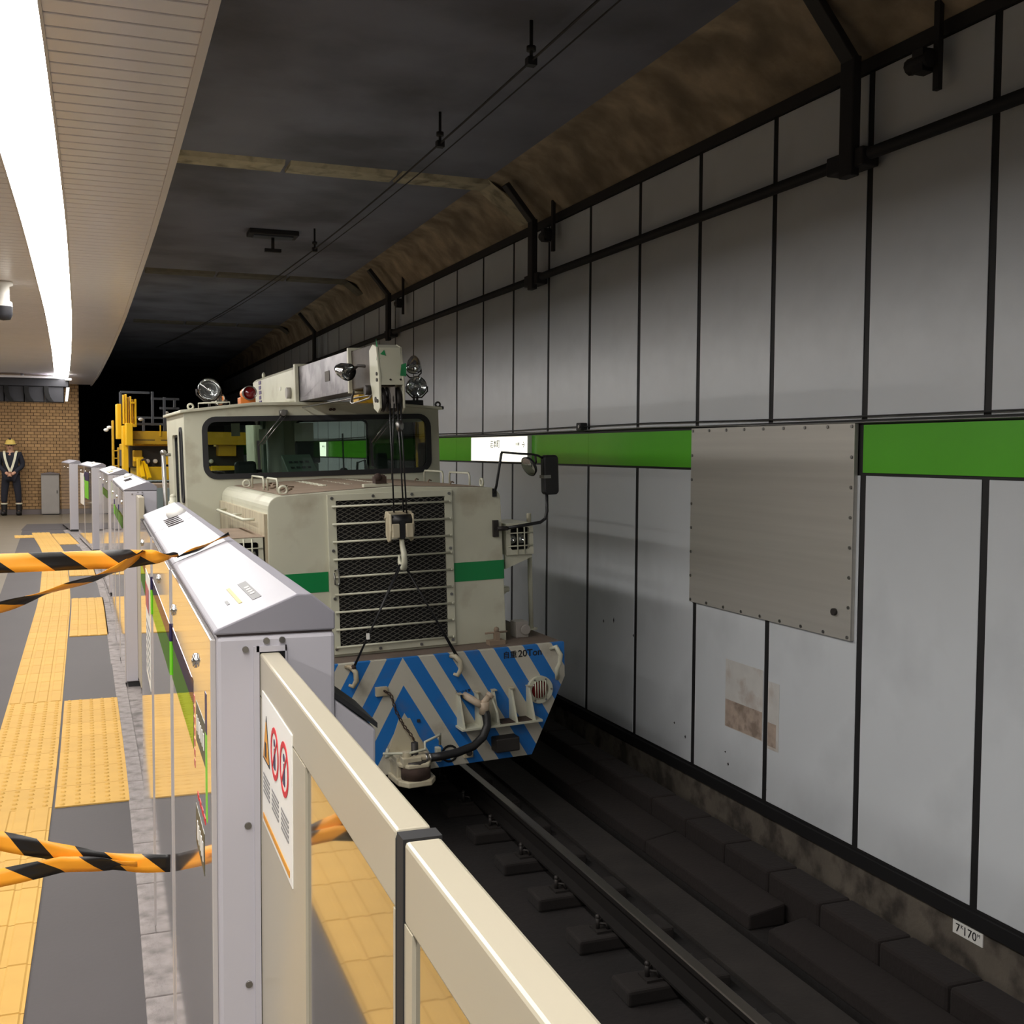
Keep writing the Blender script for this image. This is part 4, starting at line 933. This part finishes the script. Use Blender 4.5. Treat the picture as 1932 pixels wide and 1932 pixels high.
o = spot(1.0,2.75,3.185,.07,(.2,.6,.8)); spot_mount(o,1.0,2.75,3.185,.07,2.80)
MB().tube([(-1.0,2.46,2.8),(-1.0,2.46,2.875),(-.74,2.46,2.885),(-.74,2.46,2.81)], .006, 6).build('lamp_rail', 'cream', cb)
ring(-1.06,2.5,2.85,cb,.022); ring(1.14,2.5,2.845,cb,.022,mat='dark_steel')
MB().box((.9,2.5,2.80), (1.2,2.62,2.83)).box((.84,2.55,2.82), (1.02,2.7,2.89)).build('lamp_bracket', 'black_paint', cb, bev=.008)
rl = MB().box((-.63,2.58,2.84), (-.50,2.75,2.93)).cyl((-.56,2.6,2.965), (-.56,2.75,2.965), .05, 16).build('warning_lamp', 'orange_plastic', cb, bev=.006)
MB().lathe([(.062,.03),(.062,-.03),(.055,-.03),(.055,.0)], (-.555,2.56,2.965), (0,1,0), 20).build('lamp_rim', 'bolt_steel', rl); MB().lathe([(0,-.02),(.03,-.012),(.055,.004)], (-.555,2.56,2.965), (0,1,0), 20).build('lens', 'red_lens', rl)

# crane: column, telescopic boom, head, ropes, hook
cr = MB().box((-.25,4.3,1.04), (.19,4.8,2.9)).build('crane_column', 'cream', cv, bev=.02)
b1 = MB().prism([(-.16,2.90),(-.13,2.865),(.07,2.865),(.10,2.90),(.10,3.17),(.07,3.20),(-.13,3.20),(-.16,3.17)], 'y', 2.55, 4.75).build('boom_base', 'cream', cr, bev=.004)
MB().holes([(-.17,2.86),(.11,2.86),(.11,3.212),(-.17,3.212)], [[(-.138,2.882),(-.138,3.188),(.078,3.188),(.078,2.882)]], 'y', 2.49, .06).build('boom_collar', 'cream', b1, bev=.004)
for k in range(5): MB().box((-.1655,4.25-.0*k+.02*(k%2),2.93+.05*k), (-.1605,4.38,2.965+.05*k)).build('maker_mark', 'mark_purple', b1)
MB().cyl((-.20,2.75,2.97), (-.16,2.75,2.97), .05, 14).build('winch_cover', 'grey_paint', b1); MB().cyl((-.17,3.2,3.03), (-.16,3.2,3.03), .018, 10).build('plug', 'print_white', b1)
MB().ball((-.14,4.2,3.21), .02, 8, (1,1,2)).build('stud', 'cream', b1)
b2 = MB().box((-.13,.72,2.885), (.07,2.5,3.185)).box((-.134,.72,2.885), (-.13,2.5,2.915)).build('boom_stage', 'boom_grey', cr, bev=.012)
MB().holes([(-.145,2.872),(.085,2.872),(.085,3.20),(-.145,3.20)], [[(-.118,2.892),(-.118,3.178),(.058,3.178),(.058,2.892)]], 'y', .69, .035).build('boom_collar', 'cream', b2, bev=.003)
b3 = MB().box((-.117,.16,2.893), (.057,.72,3.177)).build('boom_stage', 'boom_dark', cr, bev=.01)
MB().box((-.134,1.35,3.0), (-.13,1.5,3.08)).build('boom_label', 'boom_dark', b2)
o = spot(-.21,.42,3.005,.06,(-.35,.9,.25), par=cr); MB().tube([(-.2,.5,3.0),(-.15,.4,3.05),(-.10,.3,3.04)], .01, 6).build('lamp_stalk', 'dark_steel', o)
MB().tube([(-.135,.6,2.88),(-.17,.55,2.80),(-.17,.5,2.79),(-.1,.3,2.82),(-.1,.2,2.86)], .008, 6).build('guide_rod', 'bolt_steel', b3)
MB().tube([(-.13,2.4,2.83),(-.1,.2,2.84)], .006, 6).build('hydraulic_line', 'bolt_steel', b3); MB().box((-.1,.6,2.8), (.04,.75,2.86)).build('hose_tray', 'machine_yellow_dull', b3); MB().cyl((-.12,.2,2.87), (-.16,.2,2.87), .035, 10).build('limit_switch', 'dark_steel', b3)
hsid = [(.20,2.93),(.20,3.14),(.11,3.175),(.02,3.15),(-.025,2.95),(-.025,2.74),(.03,2.71),(.12,2.74),(.16,2.85)]
hb = MB().prism(hsid, 'x', -.122, -.105).prism(hsid, 'x', .043, .058).build('boom_head', 'cream', cr, bev=.004)
MB().add([(-.105,-.025,2.895),(.043,-.025,2.895),(.043,.012,3.145),(-.105,.012,3.145),(.043,.11,3.172),(-.105,.11,3.172),(.043,.20,3.14),(-.105,.20,3.14)], [(0,1,2,3),(3,2,4,5),(5,4,6,7)]).build('head_cover', 'cream', hb)
for x in (-.085,-.035,.02): MB().lathe([(.03,-.012),(.085,-.012),(.075,0),(.085,.012),(.03,.012)], (x,.06,2.80), (1,0,0), 20).build('sheave', 'dark_steel', hb)
MB().box((-.04,-.02,2.74), (-.01,.08,2.88)).build('sheave_guard', 'grey_paint', hb); MB().cyl((-.128,.06,2.80), (.062,.06,2.80), .02, 10).build('sheave_pin', 'dark_steel', hb)
for z in (2.79,2.93,2.97): MB().cyl((-.13,.01,z), (-.122,.01,z), .012, 8).build('bolt', 'dark_steel', hb)
for x in (-.04,.03): MB().cyl((x,-.026,2.93), (x,-.018,2.93), .007, 8).build('bolt', 'dark_steel', hb)
MB().add([(-.124,.01,3.06),(-.10,.0,3.07),(-.115,.04,3.21)], [(0,1,2)]).add([(-.10,.0,3.10),(-.06,.0,3.09),(-.07,.005,3.13)], [(0,1,2)]).build('green_flag', 'flag_green', hb); MB().add([(.035,-.03,3.03),(.07,-.03,3.04),(.07,-.02,2.95),(.025,-.03,2.955)], [(0,1,2,3)]).build('green_flag', 'flag_green', hb)
rp = MB()
for p0, p1 in (((-.05,-.02,2.77),(-.047,-.03,2.04)),((.005,-.02,2.77),(.02,-.03,2.04)),((.025,-.02,2.77),(.042,-.03,2.03)),((-.02,-.02,2.77),(-.045,.0,2.26))): rp.cyl(p0, p1, .0055, 6)
rp = rp.build('hoist_rope', 'black_paint', cr); MB().ball((.012,-.022,2.62), .03, 10, (1,.7,1.4)).build('rope_weight', 'bolt_steel', rp)
hk = MB()
for x in (-.088,.068): hk.prism([(-.07,2.03),(.03,2.04),(.05,2.0),(.05,1.88),(.0,1.835),(-.05,1.85),(-.075,1.92)], 'x', x, x+.014)
hk.box((-.088,-.02,2.0), (.082,.05,2.045)); hk.box((-.075,-.085,1.87), (-.025,-.05,1.965)); hk.box((.02,-.085,1.87), (.07,-.05,1.965)); hk = hk.build('hook_block', 'cream_stained', cr, bev=.006)
MB().cyl((-.07,-.03,1.985), (.07,-.03,1.985), .04, 14).box((-.02,-.07,1.86), (.015,-.0,1.98)).build('block_sheave', 'black_paint', hk)
MB().tube([(-.003,-.04,1.88),(-.003,-.05,1.82),(-.003,-.085,1.77),(-.001,-.09,1.71),(.002,-.06,1.665),(.002,-.01,1.66),(.0,.03,1.70),(.0,.04,1.74)], [.016,.018,.02,.021,.022,.02,.014,.006], 10).build('crane_hook', 'cream', hk)
sl = MB().cyl((-.005,-.03,1.685), (-.365,-.05,1.02), .0065, 6).cyl((.01,-.03,1.685), (.375,-.05,1.02), .0065, 6).cyl((-.015,-.02,1.685), (-.355,-.04,1.02), .0055, 6).cyl((.02,-.02,1.685), (.365,-.04,1.02), .0055, 6).build('sling', 'black_paint', cr)
MB().box((-.27,-.06,1.20), (-.25,-.045,1.24)).build('sling_tag', 'print_white', sl); MB().ball((-.37,-.05,1.015), .025, 8).build('sling_end', 'rust', sl)

# ------------------------------------------------------------------ flat wagon and yellow lift machine behind the crane vehicle
WY = 18.0; WX = trk(WY)
fw = empty('flat_wagon', (WX,WY,-.92), .09, 'grey green flat rail wagon under the yellow lift machine', 'wagon')
MB().box((-1.2,-2.2,1.75), (1.2,3.5,1.9)).build('deck', 'wagon_teal', fw, bev=.01); MB().box((-1.22,-2.25,1.55), (1.22,-2.15,1.9)).build('end_beam', 'wagon_teal', fw)
MB().box((-.8,-2.0,.5), (.8,3.4,1.75)).build('frame', 'under_black', fw); MB().box((-1.18,-2.1,1.9), (1.18,-1.4,1.95)).build('timber_deck', 'dust_brown', fw)
for yy_ in (-1.2,2.2):
    m = MB()
    for sx in (-1, 1): m.cyl((sx*.66,yy_,.38), (sx*.79,yy_,.38), .38, 20)
    m.cyl((-.7,yy_,.38), (.7,yy_,.38), .07, 8); m.build('wheelset', 'dark_steel', fw)
YM = empty('lift_machine', (WX,WY,.95), .09, 'yellow lift machine with raised mast and guard rails on the wagon', 'machine')
def q(px, py): return (.108+(px-210)*.00784-WX, 1.039+(905-py)*.00822-.95)      # photo columns and rows at the machine's distance
def ybox(nm, x0, y0, x1, y1, d0, d1, mat='machine_yellow', par=YM, bev=.01):
    a, b = q(x0, y1), q(x1, y0); return MB().box((a[0],d0,a[1]), (b[0],d1,b[1])).build(nm, mat, par, bev=bev)
body = ybox('chassis', 262, 880, 460, 904, -.6, 1.2)
ybox('engine_bay', 240, 842, 460, 882, -.2, 1.2, 'machine_dark'); ybox('cover', 246, 850, 262, 880, -.35, 0, 'machine_yellow_dull')
ybox('engine_hood', 238, 838, 330, 850, -.1, 1.0, 'machine_yellow_dull')
bm = ybox('cross_beam', 240, 815, 470, 839, -.5, -.2, 'machine_yellow_dull')
for x0, x1 in ((242,283),(294,326),(340,380)): ybox('beam_slot', x0, 830.5, x1, 832, -.503, -.5, 'machine_dark', bm, 0)
mast = ybox('mast', 217, 766, 225, 830, -.35, -.1)
for k in range(5): ybox('mast_rail', 226+4*k, 750-3*(k%2)+2*k, 228.5+4*k, 803, -.5-.04*(k%2), -.4, 'machine_yellow', mast, .004)
ybox('mast_frame', 238, 763, 248, 766, -.6, -.5, 'machine_yellow', mast, 0); ybox('mast_frame', 246, 758, 248.5, 808, -.6, -.5, 'machine_yellow', mast, 0); ybox('mast_foot', 232, 803, 248, 808, -.6, -.4, 'machine_yellow', mast, 0)
ybox('ladder', 212, 795, 216, 895, 0, .1, 'machine_yellow_dull'); ybox('ladder', 222, 845, 225, 895, 0, .1, 'machine_yellow_dull')
for k in range(4): ybox('ladder_rung', 212, 850+14*k, 224, 852+14*k, 0, .06, 'machine_yellow_dull', YM, 0)
ybox('lift_post', 222, 806, 232, 890, -.7, -.5); ybox('lift_arm', 226, 802, 238, 842, -.85, -.65); ybox('jack', 244, 865, 250, 900, -.9, -.8)
a, b = q(253,898), q(247,868); c_ = q(264,900)
MB().bar((b[0]+.08,-.8,b[1]), (c_[0],-1.0,c_[1]), .05, .05).bar((a[0]-.02,-.8,b[1]), (a[0],-1.0,a[1]), .05, .05).build('outrigger', 'machine_yellow', YM)
ybox('valve_block', 240, 862, 258, 870, -.75, -.6, 'machine_yellow'); m = MB(); p0 = q(250,870); m.tube([(p0[0],-.8,p0[1]),(p0[0]+.07,-.85,p0[1]+.04),(p0[0]+.1,-.85,p0[1]-.05),(p0[0]-.02,-.85,p0[1]-.2)], .018, 8); m.build('hydraulic_hose', 'rust', YM)
ybox('battery_box', 301, 857, 312, 876, -.45, -.25, 'machine_yellow'); 
for px in (272.5,287,393):
    p = q(px,870); MB().lathe([(0,-.01),(.028,-.01),(.034,0),(.034,.04)], (p[0],-.3,p[1]), (0,1,0), 16).build('gauge', 'camera_white', YM)
ybox('side_box', 405, 838, 440, 860, -.4, 0, 'machine_yellow_dull'); ybox('tool_tray', 385, 878, 432, 888, -.7, -.6, 'machine_yellow')
def fr_bar(x0, y0, x1, y1, d, wd=.035):
    a, b = q(x0,y0), q(x1,y1); MB().bar((a[0],d,a[1]), (b[0],d,b[1]), wd, wd).build('guard_rail', 'frame_grey', YM)
for args in ((236,739,292,739,.6),(236,739,236,800,.6),(291,739,291,803,.2),(246,801,311,801,0),(310,750,310,815,0),(295,750,350,750,.6),(312,768,350,768,.6),(341,750,341,770,.6),(283,788,283,815,.8),(250,786,330,786,.9)): fr_bar(*args)
for px in (292,310): a, b = q(px,804), q(px+2,824); MB().box((a[0],-.52,b[1]), (b[0],-.5,a[1])).build('frame_socket', 'machine_yellow', YM)
for px, py in ((267,792),(316,779),(213,807),(207,812)):
    p = q(px,py); MB().ball((p[0],.5 if px < 260 else .1,p[1]), .03, 10, (1.3,.7,.9)).build('work_lamp', 'camera_white', YM)

# ------------------------------------------------------------------ platform end: guard, locker, monitors, camera
r = empty('cable_locker', (-1.15,27.42,0), 0, 'grey metal locker standing against the brick wall', 'locker')
MB().box((-.19,-.13,.02), (.19,.17,.93)).build('body', 'grey_paint', r, bev=.006); MB().box((-.185,-.137,.04), (.185,-.13,.915)).build('door', 'grey_paint', r, bev=.003); MB().prism([(-.2,.93),(.2,.93),(.2,.945),(.0,.975),(-.2,.945)], 'y', -.16, .17).build('lid', 'skirting', r)
MB().box((.135,-.15,.49), (.155,-.137,.56)).build('handle', 'dark_steel', r); MB().box((-.17,-.12,0), (.17,.16,.02)).build('base', 'black_void', r)
# hooded monitors below the ceiling
r = empty('monitor_rail', (-1.3,24.2,3.0), 0, 'black monitor gantry hanging from the ceiling before the brick wall', 'gantry')
MB().box((-1.2,-.2,-.25), (.66,.25,-.09)).build('beam', 'monitor_black', r, bev=.01); MB().box((-1.2,-.25,-.09), (.48,.3,-.05)).build('tray', 'slat', r)
for x in (-.9,-.2,.4): MB().cyl((x,0,-.06), (x,0,0.0), .03, 8).build('hanger', 'slat', r)
h0 = None
for k in range(5):
    x = -1.3-.9+.365*k-.16
    if h0 is None:
        h0 = empty('platform_monitor', (x,24.2,2.44), .0, 'black platform monitor with curved hood in the row under the gantry', 'monitor', 'monitors under the gantry')
        m = MB(); n = 8; vs = []
        for t_ in range(n+1):
            a = PI*t_/n; vs += [(-.14*math.cos(a)*0-.15+.0,-.18,0)] if False else []
        m.box((-.185,-.16,.0), (.163,.2,.31)); m.build('case', 'monitor_black', h0, bev=.01)
        MB().prism([(-.195,.31),(-.11,.31),(-.11,.2),(-.08,.1),(-.01,0),(-.10,.01),(-.17,.1),(-.195,.2)], 'y', -.24, .18).build('hood_fin', 'black_void', h0)
    else: c = copy_tree(h0); c.location = (x,24.2,2.44)
MB().prism([(.22,.30),(.28,.30),(.24,.02),(.19,.02)], 'y', -.2, .1).build('end_screen', 'camera_white', c)
MB().box((.60,-.3,-.12), (.72,-.2,-.08)).build('lamp', 'camera_white', r)
r = empty('ceiling_camera', (-.83,11.0,3.0), 0, 'white dome camera under the slatted platform ceiling', 'camera')
MB().lathe([(0,0),(.085,0),(.085,-.03),(.055,-.04),(.055,-.17),(.075,-.18),(.08,-.22)], (0,0,0), (0,0,1), 20).build('mount', 'camera_white', r); MB().lathe([(.08,-.22),(.078,-.29),(.06,-.335),(0,-.345)], (0,0,0), (0,0,1), 20).build('dome', 'monitor_black', r)
MB().box((-.35,-.1,-.0), (-.05,.1,.0)).build('hatch', 'slat', r) if False else None

# the guard: skinned skeleton, clothes as shells
def skin(name, pts, edges, rad, mat, parent=None, sub=2, root=0, loc=None):
    me = bpy.data.meshes.new(name); me.from_pydata(pts, edges, []); o = bpy.data.objects.new(name, me); COL.objects.link(o)
    sm = o.modifiers.new('skin', 'SKIN'); sm.use_smooth_shade = True
    for i, v in enumerate(me.skin_vertices[0].data): v.radius = rad[i] if isinstance(rad[i], tuple) else (rad[i], rad[i]); v.use_root = (i == root)
    s = o.modifiers.new('sub', 'SUBSURF'); s.levels = sub; s.render_levels = sub
    dg = bpy.context.evaluated_depsgraph_get(); dg.update(); m2 = bpy.data.meshes.new_from_object(o.evaluated_get(dg)); bpy.data.objects.remove(o)
    m2.materials.clear(); m2.materials.append(MATS[mat]); m2.polygons.foreach_set('use_smooth', [True]*len(m2.polygons))
    o = bpy.data.objects.new(name, m2); COL.objects.link(o)
    if parent: o.parent = parent
    if loc: o.location = loc
    return o
SK = [(0,0,.92),(0,0,1.10),(0,.01,1.30),(0,.0,1.41),(0,-.01,1.465),(0,-.02,1.51),(0,-.025,1.59),(0,-.02,1.655),
      (-.19,.0,1.38),(-.25,.02,1.12),(-.07,-.16,.95),(-.02,-.20,.92), (.19,.0,1.38),(.25,.02,1.12),(.09,-.16,.96),(.03,-.19,.92),
      (-.10,0,.88),(-.145,.0,.48),(-.155,.02,.09),(-.16,-.13,.05), (.10,0,.88),(.145,.0,.48),(.155,.02,.09),(.16,-.13,.05)]
SE = [(0,1),(1,2),(2,3),(3,4),(4,5),(5,6),(6,7),(2,8),(8,9),(9,10),(10,11),(2,12),(12,13),(13,14),(14,15),(0,16),(16,17),(17,18),(18,19),(0,20),(20,21),(21,22),(22,23)]
SR = [(.15,.10),(.14,.10),(.16,.10),(.08,.07),.058,(.072,.08),(.086,.098),(.07,.08),.06,.046,.034,.04,.06,.046,.034,.04,.085,.058,.042,.024,.085,.058,.042,.024]
gd = empty('person', (-1.965,27.33,0), -.05, 'security guard in dark uniform with reflective straps and helmet, hands clasped', 'person')
skin('body', SK, SE, SR, 'skin', gd)
up_i = [0,1,2,3,8,9,10,12,13,14]; mp = {v: i for i, v in enumerate(up_i)}
skin('jacket', [SK[i] for i in up_i], [(mp[a],mp[b]) for a, b in SE if a in mp and b in mp], [(.175,.125),(.165,.12),(.185,.12),(.075,.07),.078,.062,.047,.078,.062,.047], 'fabric_navy', gd)
lo_i = [0,16,17,18,20,21,22]; mp = {v: i for i, v in enumerate(lo_i)}; PT = [SK[i] for i in lo_i]; PT[3] = (-.152,.015,.26); PT[6] = (.152,.015,.26)
skin('trousers', PT, [(mp[a],mp[b]) for a, b in SE if a in mp and b in mp], [(.165,.12),.105,.078,.068,.105,.078,.068], 'fabric_navy', gd)
for s_ in (-1, 1):
    MB().lathe([(0,.0),(.058,.0),(.062,.1),(.066,.24),(.068,.26)], (s_*.155,.02,0.0), (0,0,1), 14).build('boot_shaft', 'boot', gd); MB().ball((s_*.16,-.08,.052), .066, 14, (1,2.0,.79)).build('boot_toe', 'boot', gd)
    MB().lathe([(.0725,.0),(.0745,.03)], (s_*.153,.017,.25), (0,0,1), 16).build('gaiter_band', 'reflect_white', gd)
m = MB()
for s_ in (-1, 1):
    P = [(s_*.13,-.02,1.455),(s_*.12,-.105,1.40),(s_*.10,-.135,1.28),(s_*.055,-.14,1.12),(.005,-.145,.98)]; vs = []
    for p in P: vs += [(p[0]-.025,p[1],p[2]),(p[0]+.025,p[1],p[2]),(p[0]+.025,p[1]+.012,p[2]),(p[0]-.025,p[1]+.012,p[2])]
    m.add(vs, [(k*4+i,k*4+(i+1)%4,k*4+4+(i+1)%4,k*4+4+i) for k in range(4) for i in range(4)])
m.build('reflective_strap', 'reflect_white', gd)
MB().box((-.17,-.118,1.00), (-.09,-.112,1.03)).build('white_cuff', 'print_white', gd)
hm = MB(); hm.lathe([(.0,.105),(.06,.095),(.095,.06),(.105,.0),(.135,-.012),(.135,-.02),(.1,-.01)], (0,-.02,1.62), (0,-.05,1), 20); hm.build('helmet', 'helmet_yellow', gd)
MB().lathe([(.107,-.01),(.14,-.015),(.14,-.024),(.105,-.02)], (0,-.025,1.62), (0,-.05,1), 20).build('helmet_brim', 'fabric_navy_light', gd); MB().box((-.015,-.09,1.69), (.02,-.05,1.745)).build('helmet_lamp', 'boot', gd)
for s_ in (-1, 1):
    MB().ball((s_*.032,-.118,1.575), .011, 8).build('eye', 'hair', gd); MB().ball((s_*.092,-.02,1.565), .022, 8, (.5,.8,1.2)).build('ear', 'skin', gd)
MB().prism([(-.108,1.575),(-.145,1.545),(-.11,1.538)], 'x', -.012, .012).build('nose', 'skin', gd); MB().box((-.024,-.118,1.512), (.024,-.10,1.519)).build('mouth', 'rust', gd)
m = MB(); m.lathe([(.09,-.02),(.093,.03),(.09,.06)], (0,-.008,1.60), (0,0,1), 16); m.build('hair', 'hair', gd) if False else None
for s_ in (-1, 1):
    for k in range(4): MB().tube([(s_*.03,-.215-.006*k,.955-.017*k),(s_*.0,-.235-.004*k,.945-.017*k),(-s_*.03,-.225,.935-.017*k),(-s_*.045,-.205,.93-.017*k)], [.0095,.009,.0085,.007], 7).build('finger', 'skin', gd)
    MB().tube([(s_*.03,-.20,.965),(s_*.02,-.225,.985),(-s_*.005,-.235,.985)], [.011,.010,.008], 7).build('thumb', 'skin', gd)
